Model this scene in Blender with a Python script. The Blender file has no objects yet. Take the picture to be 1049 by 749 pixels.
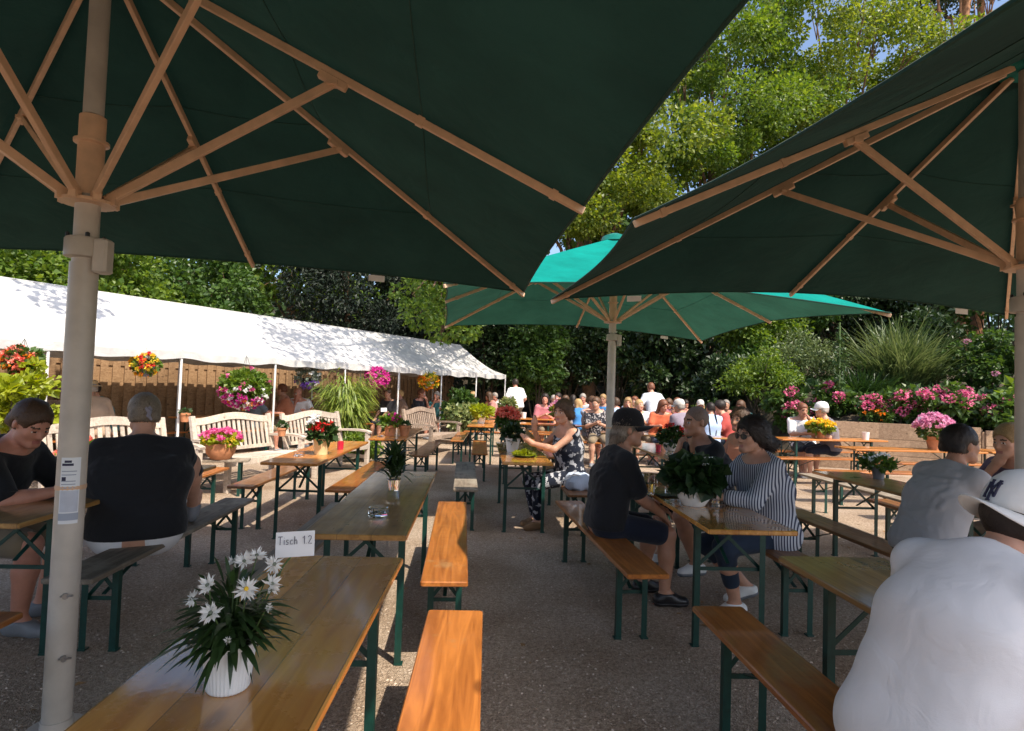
import bpy, math, random
import numpy as np
from mathutils import Vector, Matrix
R = math.radians
random.seed(7)
rng = np.random.default_rng(11)
SC = bpy.context.scene
COL = SC.collection

# ------------------------------------------------------------------ helpers
class MB:
    """Collects shapes and links them as one mesh object."""
    def __init__(self):
        self.v = []; self.f = []; self.m = []
    def add(self, vs, fs, mi=0):
        o = len(self.v)
        self.v.extend([tuple(p) for p in vs])
        self.f.extend([tuple(i + o for i in q) for q in fs])
        self.m.extend([mi] * len(fs))
        return self
    def box(self, c, s, rot=None, mi=0, bevel=0.0):
        x, y, z = s[0] / 2, s[1] / 2, s[2] / 2
        b = min(bevel, x * .9, y * .9, z * .9)
        M = rot if rot is not None else Matrix.Identity(3)
        c = Vector(c)
        if b <= 0:
            P = [(-x, -y, -z), (x, -y, -z), (x, y, -z), (-x, y, -z), (-x, -y, z), (x, -y, z), (x, y, z), (-x, y, z)]
            F = [(3, 2, 1, 0), (4, 5, 6, 7), (0, 1, 5, 4), (1, 2, 6, 5), (2, 3, 7, 6), (3, 0, 4, 7)]
        else:
            P = []; ring = []
            def rr(hx, hy, zz):
                return [(-hx, -hy, zz), (hx, -hy, zz), (hx, hy, zz), (-hx, hy, zz)]
            # octagonal plan with chamfered top and bottom
            def oc(ix, zz):
                hx, hy = x - ix, y - ix
                return [(-hx + b, -hy, zz), (hx - b, -hy, zz), (hx, -hy + b, zz), (hx, hy - b, zz), (hx - b, hy, zz), (-hx + b, hy, zz), (-hx, hy - b, zz), (-hx, -hy + b, zz)]
            lv = [oc(b * .7, -z), oc(0, -z + b * .7), oc(0, z - b * .7), oc(b * .7, z)]
            for l in lv: P += l
            F = [tuple(reversed(range(8))), tuple(range(24, 32))]
            for k in range(3):
                for i in range(8):
                    j = (i + 1) % 8
                    F.append((k * 8 + i, k * 8 + j, k * 8 + 8 + j, k * 8 + 8 + i))
        return self.add([M @ Vector(p) + c for p in P], F, mi)
    def bar(self, a, b, w, h, up=(0, 0, 1), mi=0, bevel=0.0):
        a = Vector(a); b = Vector(b); d = b - a; L = d.length; d.normalize()
        u = Vector(up); s = d.cross(u)
        if s.length < 1e-4: s = d.cross(Vector((1, 0, 0)))
        s.normalize(); u = s.cross(d)
        M = Matrix((s, d, u)).transposed()
        return self.box((a + b) / 2, (w, L, h), M, mi, bevel)
    def tube(self, pts, rad, n=10, mi=0, cap=True):
        pts = [Vector(p) for p in pts]
        rads = rad if isinstance(rad, (list, tuple)) else [rad] * len(pts)
        P = []; ref = None
        for i, p in enumerate(pts):
            t = (pts[min(i + 1, len(pts) - 1)] - pts[max(i - 1, 0)]).normalized()
            if ref is None:
                ref = t.orthogonal().normalized()
            s = (ref - t * ref.dot(t))
            s = s.normalized() if s.length > 1e-5 else t.orthogonal().normalized()
            ref = s; u = t.cross(s)
            for k in range(n):
                a = 2 * math.pi * k / n
                P.append(p + (s * math.cos(a) + u * math.sin(a)) * rads[i])
        F = []
        for i in range(len(pts) - 1):
            for k in range(n):
                j = (k + 1) % n
                F.append((i * n + k, i * n + j, (i + 1) * n + j, (i + 1) * n + k))
        if cap:
            F.append(tuple(reversed(range(n)))); F.append(tuple(range((len(pts) - 1) * n, len(pts) * n)))
        return self.add(P, F, mi)
    def lathe(self, prof, c=(0, 0, 0), n=24, mi=0, flute=0.0, nf=0):
        P = []
        for r, z in prof:
            for k in range(n):
                a = 2 * math.pi * k / n
                q = r * (1 + (flute * (1 if k % 2 else -1) if r > .01 else 0))
                P.append((c[0] + q * math.cos(a), c[1] + q * math.sin(a), c[2] + z))
        F = []
        for i in range(len(prof) - 1):
            for k in range(n):
                j = (k + 1) % n
                F.append((i * n + k, i * n + j, (i + 1) * n + j, (i + 1) * n + k))
        if prof[0][0] > 1e-4: F.append(tuple(reversed(range(n))))
        if prof[-1][0] > 1e-4: F.append(tuple(range((len(prof) - 1) * n, len(prof) * n)))
        return self.add(P, F, mi)
    def mesh(self, name, mats, smooth=False):
        me = bpy.data.meshes.new(name)
        me.from_pydata(self.v, [], self.f)
        for m in (mats if isinstance(mats, (list, tuple)) else [mats]): me.materials.append(m)
        if any(self.m): me.polygons.foreach_set('material_index', self.m)
        if smooth:
            me.polygons.foreach_set('use_smooth', [True] * len(me.polygons))
            try: me.set_sharp_from_angle(angle=R(40))
            except Exception: pass
        me.update()
        return me
    def build(self, name, mats, parent=None, smooth=False, loc=None, rz=0):
        return link(name, self.mesh(name, mats, smooth), parent, loc, rz)

def link(name, data, parent=None, loc=None, rz=0):
    o = bpy.data.objects.new(name, data); COL.objects.link(o)
    if parent is not None: o.parent = parent
    if loc is not None: o.location = loc
    if rz: o.rotation_euler = (0, 0, rz)
    return o
def tag(o, label, cat, group=None):
    o['label'] = label; o['category'] = cat
    if group: o['group'] = group
    return o
def thing(name, label, cat, loc=(0, 0, 0), rz=0, group=None):
    return tag(link(name, None, None, loc, rz), label, cat, group)
def structure(o):
    o['kind'] = 'structure'; return o
def stuff(o):
    o['kind'] = 'stuff'; return o
def copy_tree(o, parent=None):
    c = o.copy(); COL.objects.link(c)
    if parent is not None: c.parent = parent
    for ch in list(o.children): copy_tree(ch, c)
    return c

# ------------------------------------------------------------------ materials
def nt(name):
    m = bpy.data.materials.new(name); m.use_nodes = True
    t = m.node_tree; b = t.nodes['Principled BSDF']
    return m, t, b
def N(t, kind, **kw):
    n = t.nodes.new(kind)
    for k, v in kw.items(): setattr(n, k, v)
    return n
def ramp(t, fac, stops):
    r = N(t, 'ShaderNodeValToRGB')
    e = r.color_ramp.elements
    while len(e) < len(stops): e.new(.5)
    for i, (p, c) in enumerate(stops):
        e[i].position = p; e[i].color = (c[0], c[1], c[2], 1)
    t.links.new(fac, r.inputs[0]); return r
def simple(name, col, rough=.6, var=.15, scale=8, bump=0.0, metal=0, coat=0, spec=.5, island=False, bscale=None, trans=0.0):
    m, t, b = nt(name)
    co = N(t, 'ShaderNodeTexCoord')
    n = N(t, 'ShaderNodeTexNoise'); n.inputs['Scale'].default_value = scale; n.inputs['Detail'].default_value = 5
    t.links.new(co.outputs['Object'], n.inputs['Vector'])
    lo = [max(0, c * (1 - var)) for c in col]; hi = [min(1, c * (1 + var)) for c in col]
    r = ramp(t, n.outputs['Fac'], [(.3, lo), (.7, hi)])
    src = r.outputs[0]
    if island:
        g = N(t, 'ShaderNodeNewGeometry')
        h = N(t, 'ShaderNodeHueSaturation')
        mr = N(t, 'ShaderNodeMapRange'); mr.inputs[3].default_value = .65; mr.inputs[4].default_value = 1.35
        t.links.new(g.outputs['Random Per Island'], mr.inputs[0]); t.links.new(mr.outputs[0], h.inputs['Value'])
        t.links.new(src, h.inputs['Color']); src = h.outputs[0]
    t.links.new(src, b.inputs['Base Color'])
    b.inputs['Roughness'].default_value = rough; b.inputs['Metallic'].default_value = metal
    b.inputs['Coat Weight'].default_value = coat; b.inputs['Coat Roughness'].default_value = .1
    b.inputs['Specular IOR Level'].default_value = spec
    if trans: b.inputs['Transmission Weight'].default_value = trans
    if bump:
        bn = N(t, 'ShaderNodeTexNoise'); bn.inputs['Scale'].default_value = bscale or scale * 4; bn.inputs['Detail'].default_value = 6
        t.links.new(co.outputs['Object'], bn.inputs['Vector'])
        bp = N(t, 'ShaderNodeBump'); bp.inputs['Strength'].default_value = bump; bp.inputs['Distance'].default_value = .01
        t.links.new(bn.outputs['Fac'], bp.inputs['Height']); t.links.new(bp.outputs[0], b.inputs['Normal'])
    return m
def wood(name, dark, light, rough=.35, coat=.6, planks=3.0, width=.5, wear=.0, grain=1.0, coat_rough=.08, wearcol=(.32, .28, .22)):
    """plank wood, grain along object Y; planks split across X"""
    m, t, b = nt(name)
    co = N(t, 'ShaderNodeTexCoord'); oi = N(t, 'ShaderNodeObjectInfo')
    add = N(t, 'ShaderNodeVectorMath', operation='ADD')
    sc = N(t, 'ShaderNodeVectorMath', operation='SCALE'); sc.inputs['Scale'].default_value = 37
    cmb = N(t, 'ShaderNodeCombineXYZ')
    for i in range(3): t.links.new(oi.outputs['Random'], cmb.inputs[i])
    t.links.new(cmb.outputs[0], sc.inputs[0]); t.links.new(co.outputs['Object'], add.inputs[0]); t.links.new(sc.outputs[0], add.inputs[1])
    mp = N(t, 'ShaderNodeMapping'); mp.inputs['Scale'].default_value = (14, .9, 14)
    t.links.new(add.outputs[0], mp.inputs[0])
    n = N(t, 'ShaderNodeTexNoise'); n.inputs['Scale'].default_value = 1.6 * grain; n.inputs['Detail'].default_value = 8; n.inputs['Distortion'].default_value = 1.3
    t.links.new(mp.outputs[0], n.inputs['Vector'])
    mid = [(a + c) / 2 for a, c in zip(dark, light)]
    r = ramp(t, n.outputs['Fac'], [(.30, dark), (.5, mid), (.68, light)])
    # knots
    mk = N(t, 'ShaderNodeMapping'); mk.inputs['Scale'].default_value = (5.2, 2.0, 5.2)
    t.links.new(add.outputs[0], mk.inputs[0])
    vo = N(t, 'ShaderNodeTexVoronoi'); vo.inputs['Scale'].default_value = 1.0
    t.links.new(mk.outputs[0], vo.inputs['Vector'])
    kr = ramp(t, vo.outputs['Distance'], [(.06, (1, 1, 1)), (.13, (0, 0, 0))])
    mx = N(t, 'ShaderNodeMix', data_type='RGBA'); mx.inputs[7].default_value = (dark[0] * .45, dark[1] * .4, dark[2] * .4, 1)
    km = N(t, 'ShaderNodeMath', operation='MULTIPLY'); km.inputs[1].default_value = .75
    t.links.new(kr.outputs[0], km.inputs[0])
    t.links.new(km.outputs[0], mx.inputs[0]); t.links.new(r.outputs[0], mx.inputs[6])
    # plank seams and plank tone
    sx = N(t, 'ShaderNodeSeparateXYZ'); t.links.new(co.outputs['Object'], sx.inputs[0])
    mu = N(t, 'ShaderNodeMath', operation='MULTIPLY_ADD'); mu.inputs[1].default_value = planks / width; mu.inputs[2].default_value = planks / 2
    t.links.new(sx.outputs[0], mu.inputs[0])
    fr = N(t, 'ShaderNodeMath', operation='FRACT'); t.links.new(mu.outputs[0], fr.inputs[0])
    fl = N(t, 'ShaderNodeMath', operation='FLOOR'); t.links.new(mu.outputs[0], fl.inputs[0])
    wn = N(t, 'ShaderNodeTexWhiteNoise', noise_dimensions='2D')
    cv = N(t, 'ShaderNodeCombineXYZ'); t.links.new(fl.outputs[0], cv.inputs[0]); t.links.new(oi.outputs['Random'], cv.inputs[1])
    t.links.new(cv.outputs[0], wn.inputs['Vector'])
    hs = N(t, 'ShaderNodeHueSaturation')
    mr = N(t, 'ShaderNodeMapRange'); mr.inputs[3].default_value = .8; mr.inputs[4].default_value = 1.2
    t.links.new(wn.outputs['Value'], mr.inputs[0]); t.links.new(mr.outputs[0], hs.inputs['Value']); t.links.new(mx.outputs[2], hs.inputs['Color'])
    pg = N(t, 'ShaderNodeMath', operation='PINGPONG'); pg.inputs[1].default_value = .5; t.links.new(fr.outputs[0], pg.inputs[0])
    sr = ramp(t, pg.outputs[0], [(.0, (.25, .25, .25)), (.014, (1, 1, 1))])
    ml = N(t, 'ShaderNodeMix', data_type='RGBA', blend_type='MULTIPLY'); ml.inputs[0].default_value = 1 if planks > 1 else 0
    t.links.new(hs.outputs[0], ml.inputs[6]); t.links.new(sr.outputs[0], ml.inputs[7])
    src = ml.outputs[2]
    wz = N(t, 'ShaderNodeTexNoise'); wz.inputs['Scale'].default_value = 3.2; wz.inputs['Detail'].default_value = 7; wz.inputs['Roughness'].default_value = .7
    t.links.new(add.outputs[0], wz.inputs['Vector'])
    if wear:
        wr = ramp(t, wz.outputs['Fac'], [(.62 - wear * .4, (0, 0, 0)), (.72 - wear * .25, (1, 1, 1))])
        mw = N(t, 'ShaderNodeMix', data_type='RGBA')
        wl = N(t, 'ShaderNodeMath', operation='MULTIPLY'); wl.inputs[1].default_value = .8; t.links.new(wr.outputs[0], wl.inputs[0])
        mw.inputs[7].default_value = (*wearcol, 1)
        t.links.new(wl.outputs[0], mw.inputs[0]); t.links.new(src, mw.inputs[6]); src = mw.outputs[2]
    t.links.new(src, b.inputs['Base Color'])
    rr = N(t, 'ShaderNodeMapRange'); rr.inputs[1].default_value = .35; rr.inputs[2].default_value = .7
    rr.inputs[3].default_value = rough; rr.inputs[4].default_value = min(1, rough + .25)
    t.links.new(wz.outputs['Fac'], rr.inputs[0]); t.links.new(rr.outputs[0], b.inputs['Roughness'])
    b.inputs['Coat Weight'].default_value = coat; b.inputs['Coat Roughness'].default_value = coat_rough
    bp = N(t, 'ShaderNodeBump'); bp.inputs['Strength'].default_value = .25; bp.inputs['Distance'].default_value = .004
    t.links.new(n.outputs['Fac'], bp.inputs['Height']); t.links.new(bp.outputs[0], b.inputs['Normal'])
    if coat:
        lw = N(t, 'ShaderNodeTexNoise'); lw.inputs['Scale'].default_value = 4.5; lw.inputs['Detail'].default_value = 2
        t.links.new(mp.outputs[0], lw.inputs['Vector'])
        cb = N(t, 'ShaderNodeBump'); cb.inputs['Strength'].default_value = .14; cb.inputs['Distance'].default_value = .006
        t.links.new(wz.outputs['Fac'], cb.inputs['Height']); t.links.new(cb.outputs[0], b.inputs['Coat Normal'])
    return m
def leafmat(name, col, col2, trans=.35, rough=.45, spec=.5):
    m, t, b = nt(name)
    g = N(t, 'ShaderNodeNewGeometry')
    r = ramp(t, g.outputs['Random Per Island'], [(0, col), (1, col2)])
    t.links.new(r.outputs[0], b.inputs['Base Color'])
    b.inputs['Roughness'].default_value = rough; b.inputs['Specular IOR Level'].default_value = spec
    tr = N(t, 'ShaderNodeBsdfTranslucent')
    h = N(t, 'ShaderNodeHueSaturation'); h.inputs['Hue'].default_value = .485; h.inputs['Saturation'].default_value = 1.1; h.inputs['Value'].default_value = 1.5
    t.links.new(r.outputs[0], h.inputs['Color']); t.links.new(h.outputs[0], tr.inputs['Color'])
    mx = N(t, 'ShaderNodeMixShader'); mx.inputs[0].default_value = trans
    t.links.new(b.outputs[0], mx.inputs[1]); t.links.new(tr.outputs[0], mx.inputs[2])
    t.links.new(mx.outputs[0], t.nodes['Material Output'].inputs[0])
    return m
def clothmat(name, col, weave=300, stripe=None, trans=0.0, var=.12, rough=.85, pattern=None, stripe_axis=0, stripe_freq=80):
    m, t, b = nt(name)
    co = N(t, 'ShaderNodeTexCoord')
    n = N(t, 'ShaderNodeTexNoise'); n.inputs['Scale'].default_value = 5; n.inputs['Detail'].default_value = 6
    t.links.new(co.outputs['Object'], n.inputs['Vector'])
    r = ramp(t, n.outputs['Fac'], [(.3, [c * (1 - var) for c in col]), (.7, [min(1, c * (1 + var)) for c in col])])
    src = r.outputs[0]
    if stripe:
        wv = N(t, 'ShaderNodeTexWave', wave_type='BANDS'); wv.bands_direction = 'XYZ'[stripe_axis]
        wv.inputs['Scale'].default_value = stripe_freq; wv.inputs['Distortion'].default_value = 0
        rm_ = N(t, 'ShaderNodeMapping'); rm_.inputs['Rotation'].default_value = (0, 0, R(-45)); t.links.new(co.outputs['Object'], rm_.inputs[0]); t.links.new(rm_.outputs[0], wv.inputs['Vector'])
        rs = ramp(t, wv.outputs['Fac'], [(.52, (0, 0, 0)), (.62, (1, 1, 1))])
        mx = N(t, 'ShaderNodeMix', data_type='RGBA'); mx.inputs[7].default_value = (*stripe, 1)
        t.links.new(rs.outputs[0], mx.inputs[0]); t.links.new(src, mx.inputs[6]); src = mx.outputs[2]
    if pattern:
        nn = N(t, 'ShaderNodeTexNoise'); nn.inputs['Scale'].default_value = pattern[1]; nn.inputs['Detail'].default_value = 3
        t.links.new(co.outputs['Object'], nn.inputs['Vector'])
        rs = ramp(t, nn.outputs['Fac'], [(.54, (0, 0, 0)), (.58, (1, 1, 1))])
        mx = N(t, 'ShaderNodeMix', data_type='RGBA'); mx.inputs[7].default_value = (*pattern[0], 1)
        t.links.new(rs.outputs[0], mx.inputs[0]); t.links.new(src, mx.inputs[6]); src = mx.outputs[2]
    t.links.new(src, b.inputs['Base Color'])
    b.inputs['Roughness'].default_value = rough; b.inputs['Specular IOR Level'].default_value = .2
    b.inputs['Sheen Weight'].default_value = .15
    bn = N(t, 'ShaderNodeTexNoise'); bn.inputs['Scale'].default_value = weave; bn.inputs['Detail'].default_value = 2
    t.links.new(co.outputs['Object'], bn.inputs['Vector'])
    bf = N(t, 'ShaderNodeTexNoise'); bf.inputs['Scale'].default_value = 9; bf.inputs['Detail'].default_value = 3; bf.inputs['Distortion'].default_value = 1.0
    t.links.new(co.outputs['Object'], bf.inputs['Vector'])
    b1 = N(t, 'ShaderNodeBump'); b1.inputs['Strength'].default_value = .25; b1.inputs['Distance'].default_value = .002
    t.links.new(bn.outputs['Fac'], b1.inputs['Height'])
    b2 = N(t, 'ShaderNodeBump'); b2.inputs['Strength'].default_value = .35; b2.inputs['Distance'].default_value = .02
    t.links.new(bf.outputs['Fac'], b2.inputs['Height']); t.links.new(b1.outputs[0], b2.inputs['Normal'])
    t.links.new(b2.outputs[0], b.inputs['Normal'])
    if trans:
        tr = N(t, 'ShaderNodeBsdfTranslucent'); t.links.new(src, tr.inputs['Color'])
        mx = N(t, 'ShaderNodeMixShader'); mx.inputs[0].default_value = trans
        t.links.new(b.outputs[0], mx.inputs[1]); t.links.new(tr.outputs[0], mx.inputs[2])
        t.links.new(mx.outputs[0], t.nodes['Material Output'].inputs[0])
    return m
def glassmat(name, col=(1, 1, 1), rough=.02):
    m, t, b = nt(name)
    b.inputs['Base Color'].default_value = (*col, 1); b.inputs['Transmission Weight'].default_value = 1
    b.inputs['Roughness'].default_value = rough; b.inputs['IOR'].default_value = 1.45
    return m

M = {}
M['orange_wood'] = wood('varnished orange pine', (.34, .105, .015), (.64, .25, .045), rough=.3, coat=.5, coat_rough=.06, wear=.08, wearcol=(.42, .24, .10))
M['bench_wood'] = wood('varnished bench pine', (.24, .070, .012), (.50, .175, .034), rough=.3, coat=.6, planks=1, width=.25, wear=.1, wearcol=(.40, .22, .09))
M['amber_wood'] = wood('varnished amber pine', (.50, .195, .036), (.72, .35, .082), rough=.14, coat=1.0, coat_rough=.035)
M['olive_wood'] = wood('faded lacquered pine', (.26, .125, .032), (.46, .25, .074), rough=.24, coat=.8, coat_rough=.08)
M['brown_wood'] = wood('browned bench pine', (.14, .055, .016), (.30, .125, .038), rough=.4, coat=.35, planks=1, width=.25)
M['grey_wood'] = wood('weathered bare pine', (.13, .10, .07), (.30, .24, .18), rough=.75, coat=0, planks=1, width=.25, wear=.35)
M['teak'] = wood('silvered teak', (.42, .345, .275), (.62, .53, .44), rough=.8, coat=0, planks=1, width=.5)
M['old_teak'] = wood('weathered dark teak', (.20, .14, .10), (.40, .31, .24), rough=.8, coat=0, planks=1, width=.5)
M['fence_wood'] = wood('brown fence boards', (.20, .115, .055), (.34, .21, .11), rough=.85, coat=0, planks=1, width=.5)
M['planter_wood'] = wood('sawn planter boards', (.26, .165, .10), (.44, .30, .19), rough=.85, coat=0, planks=1, width=.5)
M['green_steel'] = simple('green painted steel', (.003, .040, .030), .45, .25, 30, .05, spec=.5)
M['umbrella_frame'] = simple('tan lacquered frame', (.70, .45, .28), .42, .12, 14, .03)
M['umbrella_pole'] = simple('cream lacquered pole', (.53, .475, .41), .35, .10, 10, .03)
M['bolt_steel'] = simple('grey steel', (.32, .31, .30), .35, .2, 40, 0, metal=.8)
M['canopy'] = clothmat('green parasol canvas', (.002, .22, .18), 500, trans=.30, var=.08, rough=.8)
M['canopy_dark'] = clothmat('darker green canvas', (.030, .085, .064), 500, trans=.42, var=.10, rough=.9)  # darker green than the canopy top, for hems and seams

def canvas(name, top, under, tcol, trans):
    """woven canvas: dyed face on top, darker colour below, a little light comes through"""
    m, t, b = nt(name)
    co = N(t, 'ShaderNodeTexCoord'); g = N(t, 'ShaderNodeNewGeometry')
    n = N(t, 'ShaderNodeTexNoise'); n.inputs['Scale'].default_value = 2.2; n.inputs['Detail'].default_value = 7; n.inputs['Roughness'].default_value = .65
    t.links.new(co.outputs['Object'], n.inputs['Vector'])
    v = ramp(t, n.outputs['Fac'], [(.32, (.78, .78, .78)), (.66, (1.12, 1.12, 1.12))])
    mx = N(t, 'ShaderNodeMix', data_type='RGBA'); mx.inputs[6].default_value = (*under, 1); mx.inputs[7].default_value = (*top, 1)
    t.links.new(g.outputs['Backfacing'], mx.inputs[0])  # underside takes the darker colour
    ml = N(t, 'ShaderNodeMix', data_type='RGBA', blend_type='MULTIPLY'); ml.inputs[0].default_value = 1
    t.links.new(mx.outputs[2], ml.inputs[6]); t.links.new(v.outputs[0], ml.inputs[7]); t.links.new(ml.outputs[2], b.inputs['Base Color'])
    b.inputs['Roughness'].default_value = .85; b.inputs['Specular IOR Level'].default_value = .1
    w1 = N(t, 'ShaderNodeTexNoise'); w1.inputs['Scale'].default_value = 420; t.links.new(co.outputs['Object'], w1.inputs['Vector'])
    w2 = N(t, 'ShaderNodeTexNoise'); w2.inputs['Scale'].default_value = 3.5; w2.inputs['Detail'].default_value = 4; w2.inputs['Distortion'].default_value = 1.5; t.links.new(co.outputs['Object'], w2.inputs['Vector'])
    b1 = N(t, 'ShaderNodeBump'); b1.inputs['Strength'].default_value = .3; b1.inputs['Distance'].default_value = .002; t.links.new(w1.outputs['Fac'], b1.inputs['Height'])
    b2 = N(t, 'ShaderNodeBump'); b2.inputs['Strength'].default_value = .5; b2.inputs['Distance'].default_value = .03; t.links.new(w2.outputs['Fac'], b2.inputs['Height']); t.links.new(b1.outputs[0], b2.inputs['Normal']); t.links.new(b2.outputs[0], b.inputs['Normal'])
    tr = N(t, 'ShaderNodeBsdfTranslucent'); tm = N(t, 'ShaderNodeMix', data_type='RGBA', blend_type='MULTIPLY'); tm.inputs[0].default_value = 1; tm.inputs[6].default_value = (*tcol, 1); t.links.new(v.outputs[0], tm.inputs[7]); t.links.new(tm.outputs[2], tr.inputs['Color'])
    ms = N(t, 'ShaderNodeMixShader'); ms.inputs[0].default_value = trans
    t.links.new(b.outputs[0], ms.inputs[1]); t.links.new(tr.outputs[0], ms.inputs[2]); t.links.new(ms.outputs[0], t.nodes['Material Output'].inputs[0])
    return m
M['canvas_dim'] = canvas('dim green canvas', (.002, .22, .18), (.015, .043, .035), (.035, .10, .075), .04)  # same cloth as the far parasol, dimmer underside put into the colours
M['canvas_glow'] = canvas('glowing green canvas', (.002, .24, .20), (.025, .075, .052), (.05, .20, .13), .15)  # same cloth, sunlit glow of the far parasol put into brighter colours
M['tent'] = clothmat('white tent tarpaulin', (.66, .65, .63), 200, trans=.18, var=.12, rough=.6)
M['white_steel'] = simple('white enamelled steel', (.75, .75, .74), .35, .06, 20)
M['terracotta'] = simple('terracotta', (.52, .22, .10), .8, .18, 14, .15)
M['white_ceramic'] = simple('white glazed ceramic', (.80, .78, .74), .25, .05, 10, coat=.3)
M['white_plastic'] = simple('white plastic', (.80, .80, .78), .4, .04, 10)
M['cream_ceramic'] = simple('cream pot glaze', (.72, .58, .32), .4, .1, 10)
M['red_plastic'] = simple('red plastic', (.65, .03, .02), .4, .1, 10)
M['grey_plastic'] = simple('grey plastic', (.20, .21, .23), .5, .1, 10)
M['black_plastic'] = simple('black plastic', (.015, .015, .017), .35, .1, 10)
M['soil'] = simple('potting soil', (.035, .024, .016), .95, .4, 60, .6)
M['paper'] = simple('white card', (.80, .82, .84), .7, .03, 10)
M['ink'] = simple('dark ink', (.03, .03, .07), .7, .1, 10)
M['sticker'] = simple('blue grey sticker', (.36, .40, .48), .5, .06, 10)
M['glass'] = glassmat('clear glass'); M['beer'] = glassmat('pale beer', (.95, .62, .12), .05)
M['red_glass'] = simple('red candle glass', (.55, .02, .05), .15, .1, 10, coat=.5)
M['wire'] = simple('dark wire', (.05, .05, .05), .5, .1, 10, metal=.5)
M['bark'] = simple('brown bark', (.15, .088, .05), .95, .45, 7, .9, bscale=16)
M['pine_bark'] = simple('red pine bark', (.30, .15, .075), .95, .4, 6, .9, bscale=14)
M['stem'] = simple('green stem', (.07, .12, .03), .7, .2, 20)
M['twig'] = simple('dark twig', (.06, .045, .028), .9, .2, 20)

# ------------------------------------------------------------------ camera, light
cam = bpy.data.cameras.new('camera'); cam_o = bpy.data.objects.new('camera', cam); COL.objects.link(cam_o)
F_PX, PITCH, ROLL, YAW, CH = 608.514, .037452, .033285, .051825, 1.51846
fw = Vector((math.sin(YAW) * math.cos(PITCH), math.cos(YAW) * math.cos(PITCH), math.sin(PITCH)))
r0 = Vector((math.cos(YAW), -math.sin(YAW), 0)); u0 = r0.cross(fw)
rt = r0 * math.cos(ROLL) + u0 * math.sin(ROLL); up = u0 * math.cos(ROLL) - r0 * math.sin(ROLL)
mt = Matrix((rt, up, -fw)).transposed().to_4x4(); mt.translation = Vector((0, 0, CH))
cam_o.matrix_world = mt
cam.sensor_width = 36; cam.lens = F_PX / 1049 * 36; cam.clip_start = .05; cam.clip_end = 800
SC.camera = cam_o

SUN = Vector((.45, -.56, 1.0)).normalized()
elev = math.asin(SUN.z); azim = math.atan2(SUN.x, SUN.y)
w = bpy.data.worlds.new('World'); SC.world = w; w.use_nodes = True
wt = w.node_tree; bg = wt.nodes['Background']
sky = wt.nodes.new('ShaderNodeTexSky'); sky.sky_type = 'NISHITA'; sky.sun_disc = False
sky.sun_elevation = elev; sky.sun_rotation = azim; sky.air_density = .8; sky.dust_density = 2.2; sky.ozone_density = 1.0
wt.links.new(sky.outputs[0], bg.inputs[0]); bg.inputs[1].default_value = .15
sl = bpy.data.lights.new('sun', 'SUN'); sl.energy = 3.5; sl.angle = R(.55); sl.color = (1, .90, .76)
so = bpy.data.objects.new('sun', sl); COL.objects.link(so)
so.rotation_euler = SUN.to_track_quat('Z', 'Y').to_euler()
SC.view_settings.view_transform = 'Standard'; SC.view_settings.look = 'None'
SC.view_settings.exposure = .95; SC.view_settings.gamma = 1; SC.view_settings.use_curve_mapping = False
SC.cycles.max_bounces = 8; SC.cycles.transparent_max_bounces = 12; SC.cycles.sample_clamp_indirect = 6
# ------------------------------------------------------------------ ground
def gravel():
    m, t, b = nt('gravel')
    co = N(t, 'ShaderNodeTexCoord')
    v = N(t, 'ShaderNodeTexVoronoi'); v.inputs['Scale'].default_value = 130
    n = N(t, 'ShaderNodeTexNoise'); n.inputs['Scale'].default_value = 1.1; n.inputs['Detail'].default_value = 8
    n2 = N(t, 'ShaderNodeTexNoise'); n2.inputs['Scale'].default_value = 38; n2.inputs['Detail'].default_value = 6
    for q in (v, n, n2): t.links.new(co.outputs['Object'], q.inputs['Vector'])
    r1 = ramp(t, v.outputs['Color'], [(.1, (.38, .295, .225)), (.55, (.56, .45, .35)), (.92, (.72, .60, .49))])
    r2 = ramp(t, n.outputs['Fac'], [(.30, (.62, .54, .46)), (.48, (.85, .80, .74)), (.64, (1.0, .98, .95))])
    r3 = ramp(t, n2.outputs['Fac'], [(.28, (.68, .66, .64)), (.6, (1, 1, 1))])
    a = N(t, 'ShaderNodeMix', data_type='RGBA', blend_type='MULTIPLY'); a.inputs[0].default_value = 1
    t.links.new(r1.outputs[0], a.inputs[6]); t.links.new(r2.outputs[0], a.inputs[7])
    a2 = N(t, 'ShaderNodeMix', data_type='RGBA', blend_type='MULTIPLY'); a2.inputs[0].default_value = 1
    t.links.new(a.outputs[2], a2.inputs[6]); t.links.new(r3.outputs[0], a2.inputs[7])
    t.links.new(a2.outputs[2], b.inputs['Base Color'])
    b.inputs['Roughness'].default_value = .95; b.inputs['Specular IOR Level'].default_value = .2
    bp = N(t, 'ShaderNodeBump'); bp.inputs['Strength'].default_value = .9; bp.inputs['Distance'].default_value = .012
    t.links.new(v.outputs['Distance'], bp.inputs['Height'])
    bp2 = N(t, 'ShaderNodeBump'); bp2.inputs['Strength'].default_value = .5; bp2.inputs['Distance'].default_value = .03
    t.links.new(n2.outputs['Fac'], bp2.inputs['Height']); t.links.new(bp.outputs[0], bp2.inputs['Normal'])
    t.links.new(bp2.outputs[0], b.inputs['Normal'])
    return m
M['gravel'] = gravel()
g = MB(); g.add([(-300, -100, 0), (300, -100, 0), (300, 500, 0), (-300, 500, 0)], [(0, 1, 2, 3)])
structure(g.build('gravel_ground', M['gravel']))
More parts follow.
